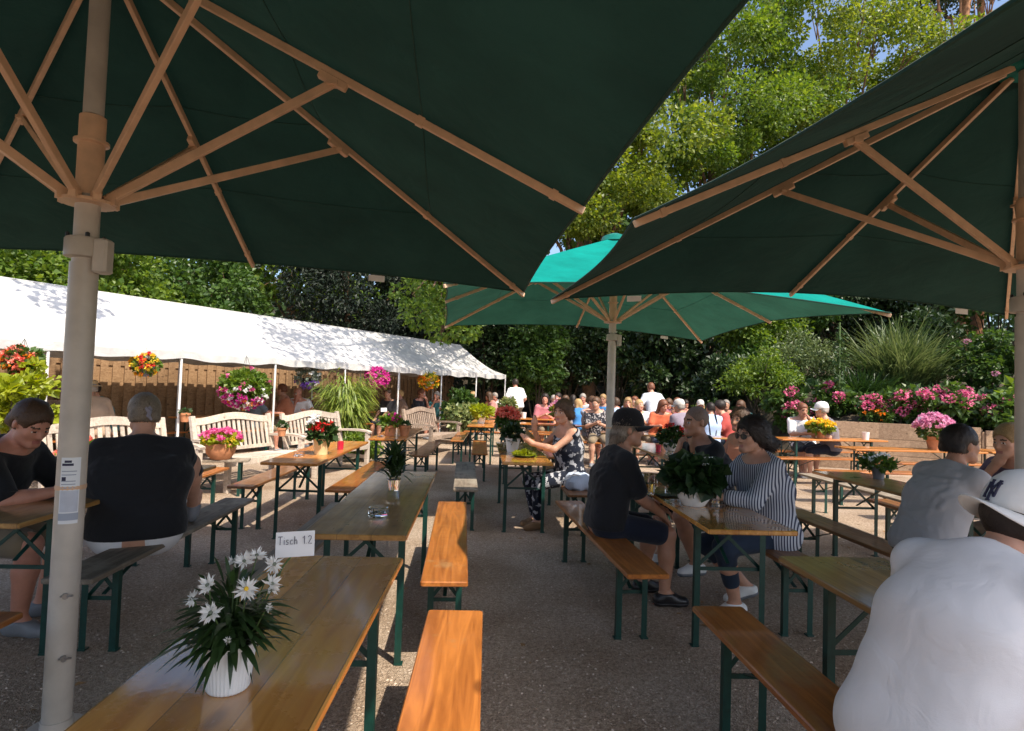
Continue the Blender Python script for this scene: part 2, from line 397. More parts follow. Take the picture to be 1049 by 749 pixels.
# loose stones lying on the gravel
def pebbles(n, xr, yr, s0, s1):
    x = rng.uniform(*xr, n); y = yr[0] + (yr[1] - yr[0]) * rng.random(n) ** 1.5
    s = rng.uniform(s0, s1, n)
    base = np.array([(1, 0, 0), (0, 1, 0), (-1, 0, 0), (0, -1, 0), (0, 0, .7), (0, 0, -.4)], float)
    fc = np.array([(0, 1, 4), (1, 2, 4), (2, 3, 4), (3, 0, 4)])
    a = rng.uniform(0, 6.3, n); ca, sa = np.cos(a), np.sin(a)
    st = rng.uniform(.6, 1.2, (n, 6, 1))
    P = base[None] * s[:, None, None] * st
    X = P[..., 0] * ca[:, None] - P[..., 1] * sa[:, None] + x[:, None]
    Y = P[..., 0] * sa[:, None] + P[..., 1] * ca[:, None] + y[:, None]
    V = np.stack([X, Y, P[..., 2] + .001], -1).reshape(-1, 3)
    Fi = (fc[None] + 6 * np.arange(n)[:, None, None]).reshape(-1, 3)
    return V, Fi
def npmesh(name, V, Fi, mats, midx=None, smooth=False):
    me = bpy.data.meshes.new(name)
    k = Fi.shape[1]; nf = len(Fi)
    me.vertices.add(len(V)); me.vertices.foreach_set('co', np.ascontiguousarray(V, np.float32).ravel())
    me.loops.add(nf * k); me.loops.foreach_set('vertex_index', np.ascontiguousarray(Fi, np.int32).ravel())
    me.polygons.add(nf); me.polygons.foreach_set('loop_start', np.arange(0, nf * k, k, dtype=np.int32))
    try: me.polygons.foreach_set('loop_total', np.full(nf, k, np.int32))
    except Exception: pass
    for m in (mats if isinstance(mats, (list, tuple)) else [mats]): me.materials.append(m)
    if midx is not None: me.polygons.foreach_set('material_index', np.ascontiguousarray(midx, np.int32))
    me.polygons.foreach_set('use_smooth', np.full(nf, smooth, bool))
    me.update(calc_edges=True); me.validate()
    return me
M['pebble'] = simple('pale pebbles', (.46, .37, .29), .9, .3, 9, island=True)
V_, F_ = pebbles(14000, (-4.5, 4.5), (2.2, 8.5), .004, .010)
stuff(link('loose_gravel', npmesh('loose_gravel', V_, F_, M['pebble'])))
# dry leaves

M['dry_leaf'] = simple('dry leaves', (.30, .17, .07), .9, .3, 9, island=True)

# ------------------------------------------------------------------ beer tables and benches
def top_mesh(w, L, th, mat, name):
    return MB().box((0, 0, -th / 2), (w, L, th), bevel=.007).mesh(name, mat)
def leg_mesh(x, h, name='leg'):
    b = MB(); sg = 1 if x > 0 else -1
    # L profile
    b.box((x, 0, h / 2), (.005, .034, h)); b.box((x - sg * .0175, -.0155, h / 2 + .0), (.030, .003, h))
    b.box((x - sg * .01, 0, .004), (.045, .045, .008))
    return b.mesh(name, M['green_steel'])
def brace_mesh(hw, h, s, name='leg_brace'):
    b = MB()
    b.bar((-hw + .006, 0, h - .022), (hw - .006, 0, h - .022), .026, .026)
    b.bar((-hw + .006, .008, h * .62), (hw - .006, .008, h * .62), .006, .022)
    b.bar((-hw + .01, .016, h * .62), (hw * .3, .016, h - .03), .005, .02)
    b.bar((hw - .01, .024, h * .62), (-hw * .3, .024, h - .03), .005, .02)
    b.bar((0, s * .02, h * .66), (0, s * .42, h - .012), .022, .006)
    return b.mesh(name, M['green_steel'])
TW, BW, LL = .515, .252, 2.2
tmesh = {k: top_mesh(TW, LL, .028, M[k], 'tabletop') for k in ('orange_wood', 'amber_wood', 'olive_wood')}
bmesh_ = {k: top_mesh(BW, LL, .028, M[k], 'seat') for k in ('bench_wood', 'brown_wood', 'grey_wood')}
tleg = {s: leg_mesh(s * .215, .741) for s in (-1, 1)}; bleg = {s: leg_mesh(s * .095, .451) for s in (-1, 1)}
tbr = {s: brace_mesh(.215, .741, s) for s in (-1, 1)}; bbr = {s: brace_mesh(.095, .451, s) for s in (-1, 1)}
def table(x, y, rz, mat, label):
    t = thing('beer_table', label, 'table', (x, y, 0), rz, 'folding beer tables')
    link('tabletop', tmesh[mat], t, (0, 0, .77))
    for e in (-1, 1):
        yy = e * .78
        for s in (-1, 1): link('leg', tleg[s], t, (0, yy, 0))
        link('leg_brace', tbr[-e], t, (0, yy, 0))
    return t
def bench(x, y, rz, mat, label):
    t = thing('beer_bench', label, 'bench', (x, y, 0), rz, 'folding beer benches')
    link('seat', bmesh_[mat], t, (0, 0, .48))
    for e in (-1, 1):
        yy = e * .80
        for s in (-1, 1): link('leg', bleg[s], t, (0, yy, 0))
        link('leg_brace', bbr[-e], t, (0, yy, 0))
    return t
X90 = R(90)
TABLES = [
 (-.588, 1.525, -.022, 'amber_wood', 'glossy amber table in the left foreground carrying the pot of white daisies'),
 (-.603, 4.088, .007, 'olive_wood', 'dull olive brown table with the glass ashtray, just beyond the daisy table'),
 (-1.69, 6.63, -.025, 'orange_wood', 'sunlit orange table with red candle and cream flower pot, before the teak benches'),
 (-1.235, 9.27, 0, 'orange_wood', 'sunlit orange table with two terracotta pots beside the bamboo bush'),
 (.08, 12.5, -.05, 'orange_wood', 'sunlit orange table carrying a white pot of yellow green leaves'),
 (.499, 7.09, .003, 'amber_wood', 'table where the woman in the floral dress leans, with plate of salad'),
 (1.552, 4.361, -.005, 'amber_wood', 'brown glossy table with beer mugs where the striped shirt woman sits'),
 (2.41, 7.58, .0, 'olive_wood', 'olive table with white pot of red flowers behind the beer mugs'),
 (1.69, 1.66, .005, 'olive_wood', 'olive yellow table in the right foreground beside the white cap man'),
 (3.69, 4.86, .01, 'olive_wood', 'olive table with small dark pot where the grey shirt man leans'),
 (-2.50, 4.17, .0, 'olive_wood', 'dark table between the two people in black at far left'),
 (.62, 10.2, .0, 'orange_wood', 'orange table carrying the coral red begonia'),
 (6.45, 10.75, R(-82), 'orange_wood', 'sideways orange table with yellow flowers and white cup before the planter wall'),
 (6.75, 9.0, R(-87), 'orange_wood', 'sideways orange table with the pink flower pot and card'),
 (9.1, 9.2, R(-88), 'orange_wood', 'sideways orange table at right edge under the timber planter'),
 (1.75, 12.7, R(78), 'orange_wood', 'sunlit orange table with pink and yellow flowers in a square pot'),
 (.95, 14.9, R(84), 'orange_wood', 'far orange table with a pale plant and white jug, before the dark trees'),
 (4.0, 14.2, R(80), 'orange_wood', 'far orange table in front of the white shirted boy'),
 (4.9, 12.6, R(84), 'orange_wood', 'far orange table between the grey cap man and the salmon top woman'),
 (3.3, 10.6, R(80), 'olive_wood', 'olive table between the beer pole and the far crowd'),
 (-.35, 19.0, R(-30), 'orange_wood', 'orange table under the far end of the white tent'),
 (-3.45, 15.2, R(-30), 'orange_wood', 'shaded table in the middle of the white tent'),
 (-5.05, 12.3, R(-30), 'orange_wood', 'shaded table under the tent behind the arched teak bench'),
 (-6.9, 9.3, R(-30), 'orange_wood', 'shaded table under the tent by the straw hat man'),
]
for a in TABLES: table(*a)
BENCHES = [
 (-.092, 1.706, -.012, 'bench_wood', 'bright orange bench nearest the camera, right of the daisy table'),
 (-.185, 4.298, .027, 'bench_wood', 'sun striped orange bench right of the ashtray table'),
 (-.142, 7.151, .027, 'grey_wood', 'grey green weathered bench left of the floral dress woman\'s table'),
 (-1.115, 4.15, .01, 'grey_wood', 'pale bare bench tight against the left of the ashtray table'),
 (-1.315, 6.94, -.02, 'bench_wood', 'vivid orange bench in full sun right of the red candle table'),
 (.928, 4.479, .062, 'bench_wood', 'amber bench the man in the black cap sits on'),
 (1.207, 1.807, .006, 'bench_wood', 'brown orange bench in the right foreground under the white cap man'),
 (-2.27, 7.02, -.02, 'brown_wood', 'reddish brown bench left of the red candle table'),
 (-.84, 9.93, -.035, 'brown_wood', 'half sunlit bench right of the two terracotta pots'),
 (-.383, 12.5, -.03, 'bench_wood', 'orange bench left of the yellow green plant table'),
 (.023, 10.418, .003, 'bench_wood', 'short looking orange bench in front of the yellow green plant table'),
 (-2.055, 4.244, .005, 'grey_wood', 'worn bare bench under the person in black with a hair clip'),
 (-2.065, 1.62, .0, 'bench_wood', 'orange bench end at the lower left corner by the umbrella pole'),
 (-2.98, 3.75, .0, 'brown_wood', 'bench at the far left under the man in black looking down'),
 (-3.02, 6.05, .0, 'bench_wood', 'orange bench end behind the person in black at left'),
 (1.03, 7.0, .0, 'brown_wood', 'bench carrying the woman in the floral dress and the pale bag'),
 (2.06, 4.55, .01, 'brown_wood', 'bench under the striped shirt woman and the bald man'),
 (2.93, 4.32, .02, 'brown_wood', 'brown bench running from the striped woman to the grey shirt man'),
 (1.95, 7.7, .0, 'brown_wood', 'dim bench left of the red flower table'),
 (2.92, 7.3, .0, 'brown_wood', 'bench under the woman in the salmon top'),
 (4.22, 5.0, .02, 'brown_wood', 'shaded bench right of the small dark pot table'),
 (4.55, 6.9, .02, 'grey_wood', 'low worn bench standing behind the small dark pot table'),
 (6.2, 10.12, R(-83), 'bench_wood', 'sideways orange bench in front of the yellow flower table'),
 (6.7, 11.4, R(-82), 'bench_wood', 'sideways bench under the man in white with a shoulder strap'),
 (6.0, 8.4, R(-88), 'bench_wood', 'long sunlit sideways bench in front of the pink flower table'),
 (7.6, 9.75, R(-85), 'bench_wood', 'sideways bench behind the pink flower table'),
 (8.5, 8.6, R(-88), 'bench_wood', 'sideways bench at right in front of the edge table'),
 (6.3, 7.3, R(-86), 'bench_wood', 'orange sideways bench nearest behind the olive pot table'),
 (1.9, 12.05, R(78), 'bench_wood', 'sunlit bench in front of the square flower pot table'),
 (.75, 13.9, R(84), 'bench_wood', 'far bench in front of the white jug table'),
 (1.2, 10.2, .0, 'bench_wood', 'bench right of the begonia table'),
 (3.9, 13.3, R(80), 'bench_wood', 'far bench before the orange dress girl'),
 (4.0, 14.95, R(80), 'bench_wood', 'far bench under the boy in white and his neighbours'),
 (4.8, 11.9, R(84), 'bench_wood', 'far bench under the grey cap man'),
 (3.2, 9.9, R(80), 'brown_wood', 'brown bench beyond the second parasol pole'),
 (2.2, 14.4, R(80), 'bench_wood', 'far bench under the blonde woman in blue'),
 (.12, 19.35, R(-30), 'bench_wood', 'bench under the pink shirted diner at the tent end'),
 (-.83, 18.7, R(-30), 'bench_wood', 'bench under the red shirted diner at the tent end'),
 (-3.0, 15.5, R(-30), 'bench_wood', 'shaded bench on the open side of the mid tent table'),
 (-3.9, 14.9, R(-30), 'bench_wood', 'shaded bench on the fence side of the mid tent table'),
 (-4.6, 12.6, R(-30), 'bench_wood', 'shaded bench behind the arched teak bench'),
 (-5.5, 12.0, R(-30), 'bench_wood', 'shaded bench on the fence side behind the arched teak bench'),
 (-6.45, 9.6, R(-30), 'bench_wood', 'shaded bench under the straw hat man'),
]
for a in BENCHES: bench(*a)
# low plant stand with green legs
ps = thing('plant_stand', 'low grey plank stand on teal legs holding the terracotta bowl', 'stand', (-3.35, 7.93, 0), R(14))
MB().box((0, 0, .455), (.74, .25, .03), bevel=.006).build('stand_top', M['grey_wood'], ps)
for s in (-1, 1):
    for e in (-1, 1): MB().box((s * .26, e * .09, .22), (.035, .03, .44)).build('leg', M['green_steel'], ps)
    MB().bar((s * .26, -.09, .12), (s * .26, .09, .36), .006, .02).build('leg_brace', M['green_steel'], ps)

# ------------------------------------------------------------------ teak benches
def teak_bench(x, y, rz, mat, label, L=1.5, arch=.07):
    t = thing('garden_bench', label, 'garden bench', (x, y, 0), rz, 'wooden garden benches')
    m = M[mat]; h = L / 2
    def tilt(z): return .05 + max(0, z - .42) * .22      # back leans away (+y)
    b = MB()
    for i in range(5): b.box((0, -.48 + i * .115, .43 - .012 * i * .6), (L - .06, .095, .022), bevel=.004)
    b.build('seat', m, t)
    MB().box((0, -.535, .385), (L - .1, .03, .085), bevel=.004).build('apron', m, t)
    for s in (-1, 1):
        MB().box((s * (h - .035), -.51, .31), (.07, .07, .62), bevel=.006).build('leg', m, t)
        q = MB(); q.bar((s * (h - .035), .05, 0), (s * (h - .035), .05, .45), .07, .06, up=(0, 1, 0), bevel=.005)
        q.bar((s * (h - .035), tilt(.42), .42), (s * (h - .035), tilt(.98), .98), .07, .055, up=(0, 1, 0), bevel=.006)
        q.build('leg', m, t)
        a = MB(); pts = [(.1, .655), (-.15, .665), (-.35, .668), (-.5, .655), (-.575, .63)]
        for (y0, z0), (y1, z1) in zip(pts, pts[1:]): a.bar((s * (h - .035), y0, z0), (s * (h - .035), y1, z1), .085, .035)
        a.build('armrest', m, t)
        MB().bar((s * (h - .035), .05, .2), (s * (h - .035), -.5, .2), .03, .06).build('side_rail', m, t)
    # arched top rail
    n = 16; tr = MB()
    for i in range(n):
        xa = -h + .07 + (L - .14) * i / n; xb = -h + .07 + (L - .14) * (i + 1) / n
        za = .90 + arch * math.cos(math.pi * xa / (L - .14)) ** 2; zb = .90 + arch * math.cos(math.pi * xb / (L - .14)) ** 2
        tr.bar((xa, tilt(.9), za), (xb, tilt(.9), zb), .032, .10, up=(0, .2, 1))
    tr.build('top_rail', m, t)
    MB().box((0, tilt(.5), .5), (L - .14, .03, .05)).build('bottom_rail', m, t)
    ns = 15
    for i in range(ns):
        xx = -h + .07 + (L - .14) * (i + .5) / ns
        zt = .86 + arch * math.cos(math.pi * xx / (L - .14)) ** 2
        MB().bar((xx, tilt(.52), .52), (xx, tilt(zt), zt), .048, .014, up=(0, 1, 0)).build('slat', m, t)
    return t
# -y of the bench is its front; the row faces the lawn side
def teak_at(p, q, mat, label):
    p, q = Vector(p), Vector(q); d = (q - p); a = math.atan2(d.y, d.x)
    n = Vector((d.y, -d.x)).normalized()
    c = (p + q) / 2 + n * .17
    return teak_bench(c.x, c.y, a, mat, label)
teak_at((-4.72, 6.62), (-4.10, 7.99), 'teak', 'pale teak bench behind the person with the hair clip')
teak_at((-3.95, 8.36), (-3.36, 9.74), 'teak', 'pale teak bench behind the terracotta bowl of pink flowers')
teak_at((-3.18, 9.72), (-2.60, 11.10), 'teak', 'pale arched teak bench with the small terracotta pot at its left arm')
teak_at((-1.66, 12.95), (-1.10, 14.34), 'old_teak', 'grey dappled teak bench right of the bamboo bush')
teak_at((-9.0, 9.2), (-8.3, 10.45), 'old_teak', 'shaded bench against the fence behind the hat wearer')
teak_at((-8.2, 10.6), (-7.5, 11.85), 'old_teak', 'shaded bench against the fence left of the large flower basket')
# ------------------------------------------------------------------ parasols
def parasol(x, y, rz, half, apex, zmid, zcor, ring, label, tags=(), tx=0.0, ty=0.0, scal=.03, fabric='canvas_dim'):
    t = thing('parasol', label, 'parasol', (x, y, 0), rz, 'large green square parasols')
    A = Vector((0, 0, apex))
    ends = []
    for k in range(8):
        a = k * math.pi / 4; c, s = math.cos(a), math.sin(a)
        q = half / max(abs(c), abs(s))
        ends.append(Vector((c * q, s * q, (zcor if k % 2 else zmid) + tx * c * q + ty * s * q)))
    # canopy
    nu, nv = 14, 12; vs = []; fs = []
    for k in range(8):
        a, b = ends[k], ends[(k + 1) % 8]; o = len(vs)
        mid = ((a + b) / 2); inn = Vector((-mid.x, -mid.y, 0)).normalized()
        for i in range(nu + 1):
            u = .012 + (1 - .012) * i / nu
            for j in range(nv + 1):
                v = j / nv; w_ = math.sin(math.pi * v)
                p = A.lerp(a.lerp(b, v), u)
                p = p + inn * (scal * w_ * u ** 3) + Vector((0, 0, -.05 * w_ * u * (1 - u) * 2.2 + .018 * w_ * u ** 2))
                vs.append(p + Vector((0, 0, .028)))
        for i in range(nu):
            for j in range(nv):
                q = o + i * (nv + 1) + j
                fs.append((q, q + 1, q + nv + 2, q + nv + 1))
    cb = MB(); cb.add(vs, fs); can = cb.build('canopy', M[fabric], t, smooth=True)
    hem = MB(); seam = MB()
    for k in range(8):
        o = k * (nu + 1) * (nv + 1)
        row = [Vector(vs[o + nu * (nv + 1) + j]) for j in range(nv + 1)]
        hem.tube(row, .007, 6)
        for fi in (5, 9):
            row = [Vector(vs[o + fi * (nv + 1) + j]) - Vector((0, 0, .0035)) for j in range(nv + 1)]
            seam.tube(row, .0022, 4)
    hem.build('hem', M['canopy_dark'], can, smooth=True); seam.build('seam', M['canopy_dark'], can)
    cap = MB(); cap.lathe([(.20, -.07), (.17, .0), (.06, .045), (0, .06)], (0, 0, apex + .03), 16); cap.build('canopy_cap', M['canopy'], can, smooth=True)
    # ribs and struts
    for k in range(8):
        e = ends[k]; d = (e - A).normalized()
        s = A + d * .10
        r = MB(); r.bar(s, e, .024, .036, bevel=.003)
        L = (e - s).length
        p2 = s + d * (L * .62); r.bar(p2, p2 + d * .035, .031, .043)
        p3 = e - d * .18; r.bar(p3, p3 + d * .03, .031, .043)
        f = .46 if k % 2 == 0 else .40
        br = A.lerp(e, f) - Vector((0, 0, .033))
        r.bar(br - d * .07, br + d * .07, .034, .036, bevel=.004)
        r.box(br - Vector((0, 0, .014)), (.05, .05, .018))
        ro = r.build('rib', M['umbrella_frame'], t)
        hd = Vector((e.x, e.y, 0)).normalized()
        sb = MB(); sb.bar(Vector((0, 0, ring + .01)) + hd * .085, br - Vector((0, 0, .012)), .022, .038, bevel=.003)
        sb.build('strut', M['umbrella_frame'], ro)
    # pole
    p = MB()
    p.lathe([(.055, .0), (.055, ring - .28)], n=20)
    p.lathe([(.048, ring - .28), (.048, ring + .26)], n=20)
    p.lathe([(.040, ring + .30), (.040, apex - .05)], n=20)
    p.build('pole', M['umbrella_pole'], t, smooth=True)
    MB().lathe([(.051, ring + .02), (.051, ring + .37), (.044, ring + .375)], n=20).build('sleeve', M['umbrella_frame'], t, smooth=True)
    MB().lathe([(.052, ring + .245), (.068, ring + .25), (.068, ring + .262), (.052, ring + .267)], n=20).build('collar', M['umbrella_frame'], t, smooth=True)
    rg = MB(); rg.lathe([(.05, ring - .022), (.105, ring - .02), (.105, ring - .006), (.05, ring - .004)], n=20)
    for k in range(8):
        a = k * math.pi / 4; rg.box((math.cos(a) * .095, math.sin(a) * .095, ring), (.045, .03, .035), Matrix.Rotation(a, 3, 'Z'))
    rg.build('runner_ring', M['umbrella_frame'], t)
    cb2 = MB(); cb2.lathe([(.056, ring - .26), (.078, ring - .255), (.078, ring - .18), (.072, ring - .172), (.05, ring - .172)], n=20)
    cbo = cb2.build('crank_collar', M['umbrella_pole'], t, smooth=True)
    q = MB(); q.box((.085, -.02, ring - .25), (.06, .07, .15), bevel=.01); q.build('crank_box', M['umbrella_pole'], t)
    for k in range(4):
        a = k * 1.57 + .6; MB().lathe([(.009, 0), (.009, .016), (.004, .02)], (math.cos(a) * .066, math.sin(a) * .066, ring - .172), 8).build('bolt', M['black_plastic'], cbo)
    for z, a in ((.32, -.9), (.58, -1.0)):
        n = Vector((math.cos(a), math.sin(a), 0)); b = MB()
        b.tube([n * .05 + Vector((0, 0, z)), n * .075 + Vector((0, 0, z))], .012, 8)
        b.bar(n * .07 + Vector((-.02, 0, z)), n * .07 + Vector((.03, 0, z + .004)), .007, .007)
        b.build('clamp_bolt', M['bolt_steel'], t)
    MB().lathe([(.056, 1.02), (.0575, 1.025), (.0575, 1.035), (.056, 1.04)], n=20).build('pole_band', M['umbrella_frame'], t, smooth=True)
    MB().lathe([(.11, 0), (.11, .012), (.06, .014), (.06, .05), (.055, .052)], n=24).build('ground_socket', M['umbrella_pole'], t, smooth=True)
    for k, v in tags:
        a, b = ends[k], ends[(k + 1) % 8]; c = a.lerp(b, v); d = (b - a).normalized()
        inn = Vector((-c.x, -c.y, 0)).normalized()
        qb = MB(); o = c + inn * (scal * math.sin(math.pi * v) + .01) + Vector((0, 0, .005))
        qb.box(o, (.002, .13, .05), Matrix((d.cross(Vector((0, 0, 1))), d, Vector((0, 0, 1)))).transposed())
        qb.build('sewn_label', M['white_plastic'], can)
    return t
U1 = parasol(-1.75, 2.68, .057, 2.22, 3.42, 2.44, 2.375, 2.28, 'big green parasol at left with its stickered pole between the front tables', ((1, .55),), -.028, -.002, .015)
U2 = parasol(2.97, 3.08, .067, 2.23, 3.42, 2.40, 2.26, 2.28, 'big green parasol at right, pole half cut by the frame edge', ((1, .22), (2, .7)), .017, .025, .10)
U3 = parasol(1.74, 7.86, .056, 2.24, 3.56, 2.57, 2.43, 2.45, 'farther green parasol whose top catches the sun behind the man in the black cap', ((1, .3),), -.015, .012, .03, 'canvas_glow')
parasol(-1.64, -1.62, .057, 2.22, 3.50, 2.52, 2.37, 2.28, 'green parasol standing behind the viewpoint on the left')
# sticker on the first pole
def pole_patch(name, mat, parent, a0, a1, z0, z1, r=.0565):
    b = MB(); n = 10; vs = []
    for i in range(n + 1):
        a = a0 + (a1 - a0) * i / n
        for z in (z0, z1): vs.append((r * math.cos(a), r * math.sin(a), z))
    b.add(vs, [(2 * i, 2 * i + 2, 2 * i + 3, 2 * i + 1) for i in range(n)])
    o = b.build(name, mat, parent); s = o.modifiers.new('t', 'SOLIDIFY'); s.thickness = .0006
    return o
st = pole_patch('sticker', M['paper'], U1, R(-102), R(-28), .88, 1.16)
pole_patch('printed_band', M['sticker'], st, R(-102), R(-28), .895, .925, .0573)
pole_patch('printed_panel', simple('pale blue print', (.55, .58, .66), .6, .1, 20), st, R(-98), R(-32), .93, 1.02, .0572)
for z in (1.03, 1.045, 1.058, 1.085, 1.10):
    pole_patch('printed_line', M['sticker'], st, R(-97), R(-50 + (z * 1000 % 13)), z, z + .004, .0572)
pole_patch('printed_line', M['ink'], st, R(-97), R(-55), 1.125, 1.135, .0572)
pole_patch('printed_line', M['ink'], st, R(-88), R(-62), 1.138, 1.148, .0572)
pole_patch('printed_dot', M['ink'], st, R(-96), R(-80), 1.062, 1.078, .0572)

# ------------------------------------------------------------------ tent and fence
def VW(x, y):      # the tent row runs along this oblique axis: s metres along, d metres towards the fence
    o = Vector((-5.965, 8.52)); e = Vector((.855, 20.29)); d = (e - o).normalized(); n = Vector((-d.y, d.x))
    return o + d * x + n * y
TL = 13.6; T0 = -4.0; EZ, RZ, TD = 1.95, 2.92, 3.0
tent = thing('party_tent', 'long white party tent with a pitched roof along the wooden fence', 'tent', (0, 0, 0))
nx, ny = 150, 20; vs = []; fs = []
for i in range(nx + 1):
    s = T0 + (TL - T0) * i / nx; bay = (s % 1.943) / 1.943; sag = math.sin(math.pi * bay)
    for j in range(ny + 1):
        v = j / ny; h = 1 - abs(2 * v - 1)
        d = v * TD
        hip = min(1, (TL - s) / .55); hip = .42 + .58 * hip if hip < 1 else 1
        z = EZ + (RZ - EZ) * h * hip
        z -= .05 * sag * math.sin(math.pi * min(1, h)) + .028 * sag * (1 - h) ** 3
        z += .012 * math.sin(s * 5.1 + v * 9) * math.sin(math.pi * h) + .008 * math.sin(s * 17 + 4 * math.sin(v * 7 + s)) * (1 - abs(2 * bay - 1)) * math.sin(math.pi * min(1, h * 1.1))
        p = VW(s, d); vs.append((p.x, p.y, z))
for i in range(nx):
    for j in range(ny):
        q = i * (ny + 1) + j; fs.append((q, q + ny + 1, q + ny + 2, q + 1))
rb = MB(); rb.add(vs, fs); roof = rb.build('roof_sheet', M['tent'], tent, smooth=True)
sm = roof.modifiers.new('thickness', 'SOLIDIFY'); sm.thickness = .004
va = MB()
for j, dd in ((0, -.006), (ny, .006)):
    vs2 = []
    for i in range(nx + 1):
        p = vs[i * (ny + 1) + j]; q = VW(T0 + (TL - T0) * i / nx, (0 if j == 0 else TD) + dd)
        s = T0 + (TL - T0) * i / nx
        vs2 += [(q.x, q.y, p[2] + .004), (q.x, q.y, p[2] - .13 + .015 * math.sin(s * 7))]
    va.add(vs2, [(2 * i, 2 * i + 2, 2 * i + 3, 2 * i + 1) for i in range(nx)])
val = va.build('valance', M['tent'], tent); sm = val.modifiers.new('thickness', 'SOLIDIFY'); sm.thickness = .003
fr = MB()
for s in np.arange(0, 8) * 1.943:
    for d in (.02, TD - .02):
        p = VW(s, d); MB().tube([(p.x, p.y, 0), (p.x, p.y, EZ - .01)], .021, 10).build('tent_pole', M['white_steel'], tent, smooth=True)
    a, b, c = VW(s, .02), VW(s, TD / 2), VW(s, TD - .02)
    fr.tube([(a.x, a.y, EZ - .03), (b.x, b.y, RZ - .06 if s < 13 else RZ - .5)], .017, 8); fr.tube([(b.x, b.y, RZ - .06 if s < 13 else RZ - .5), (c.x, c.y, EZ - .03)], .017, 8)
for s in np.arange(-2, 0) * 1.943:
    for d in (.02, TD - .02):
        p = VW(s, d); MB().tube([(p.x, p.y, 0), (p.x, p.y, EZ - .01)], .021, 10).build('tent_pole', M['white_steel'], tent, smooth=True)
for d, z in ((.02, EZ - .03), (TD - .02, EZ - .03)):
    a, b = VW(T0, d), VW(TL, d); fr.tube([(a.x, a.y, z), (b.x, b.y, z)], .017, 8)
sm_ = MB()
for s in np.arange(-2, 7) * 1.943:
    pts = []
    for j in range(13):
        v = j / 12; h = 1 - abs(2 * v - 1); p = VW(s + .01, v * TD); pts.append((p.x, p.y, EZ + (RZ - EZ) * h + .012 * math.sin(s * 5.1 + v * 9) * math.sin(math.pi * h) + .008))
    sm_.tube(pts, .007, 5)
p0, p1 = VW(T0, TD / 2), VW(TL - .55, TD / 2); sm_.tube([(p0.x, p0.y, RZ + .006), (p1.x, p1.y, RZ + .006)], .012, 6)
sm_.build('roof_seam', M['tent'], roof)
fr.build('roof_frame', M['white_steel'], tent, smooth=True)

fence = thing('wooden_fence', 'brown board on board fence running behind the white tent', 'fence', (0, 0, 0))
S0, S1 = -6.0, 15.5; FD = 3.42
pb = MB(); s = S0; i = 0
while s < S1:
    front = i % 2 == 0
    p = VW(s, FD - (.022 if front else -.022)); q = VW(s + .15, FD - (.022 if front else -.022))
    hgt = 2.0 + random.uniform(-.012, .012)
    pb.bar((p.x, p.y, hgt / 2 + .03), (q.x, q.y, hgt / 2 + .03), .02, hgt)
    s += .118; i += 1
pb.build('boards', M['fence_wood'], fence)
for z in (.4, 1.1, 1.75):
    a, b = VW(S0, FD), VW(S1, FD); MB().bar((a.x, a.y, z), (b.x, b.y, z), .024, .09).build('rail', M['fence_wood'], fence)
for s in np.arange(S0 + .6, S1, 1.95):
    p = VW(s, FD + .09); MB().box((p.x, p.y, 1.03), (.09, .09, 2.06)).build('post', M['fence_wood'], fence)

# ------------------------------------------------------------------ planter wall
def planter(x0, y0, x1, y1, h, label):
    t = thing('timber_planter', label, 'planter', (x0, y0, 0))
    a = Vector((0, 0, 0)); b = Vector((x1 - x0, y1 - y0, 0)); d = b.normalized()
    nb = 3; bh = h / nb
    for k in range(nb):
        m = MB(); L = b.length; nseg = max(1, round(L / 3)); 
        for i in range(nseg):
            p = b * (i / nseg) + d * .004; q = b * ((i + 1) / nseg) - d * .004
            m.bar(p + Vector((0, 0, bh * (k + .5))), q + Vector((0, 0, bh * (k + .5))), .05, bh - .008, bevel=.004)
        m.build('board', M['planter_wood'], t)
    for i in range(5):
        p = b * (i / 4); MB().box(p + Vector((0, .06, h * .48)), (.09, .09, h * .96)).build('post', M['planter_wood'], t)
    return t
planter(7.3, 13.0, 10.15, 11.55, 1.03, 'sawn timber planter wall left of the pink potted flower, filled with hydrangeas')
planter(10.2, 11.5, 14.5, 10.0, .98, 'sawn timber planter wall at right edge behind the grey shirt man')
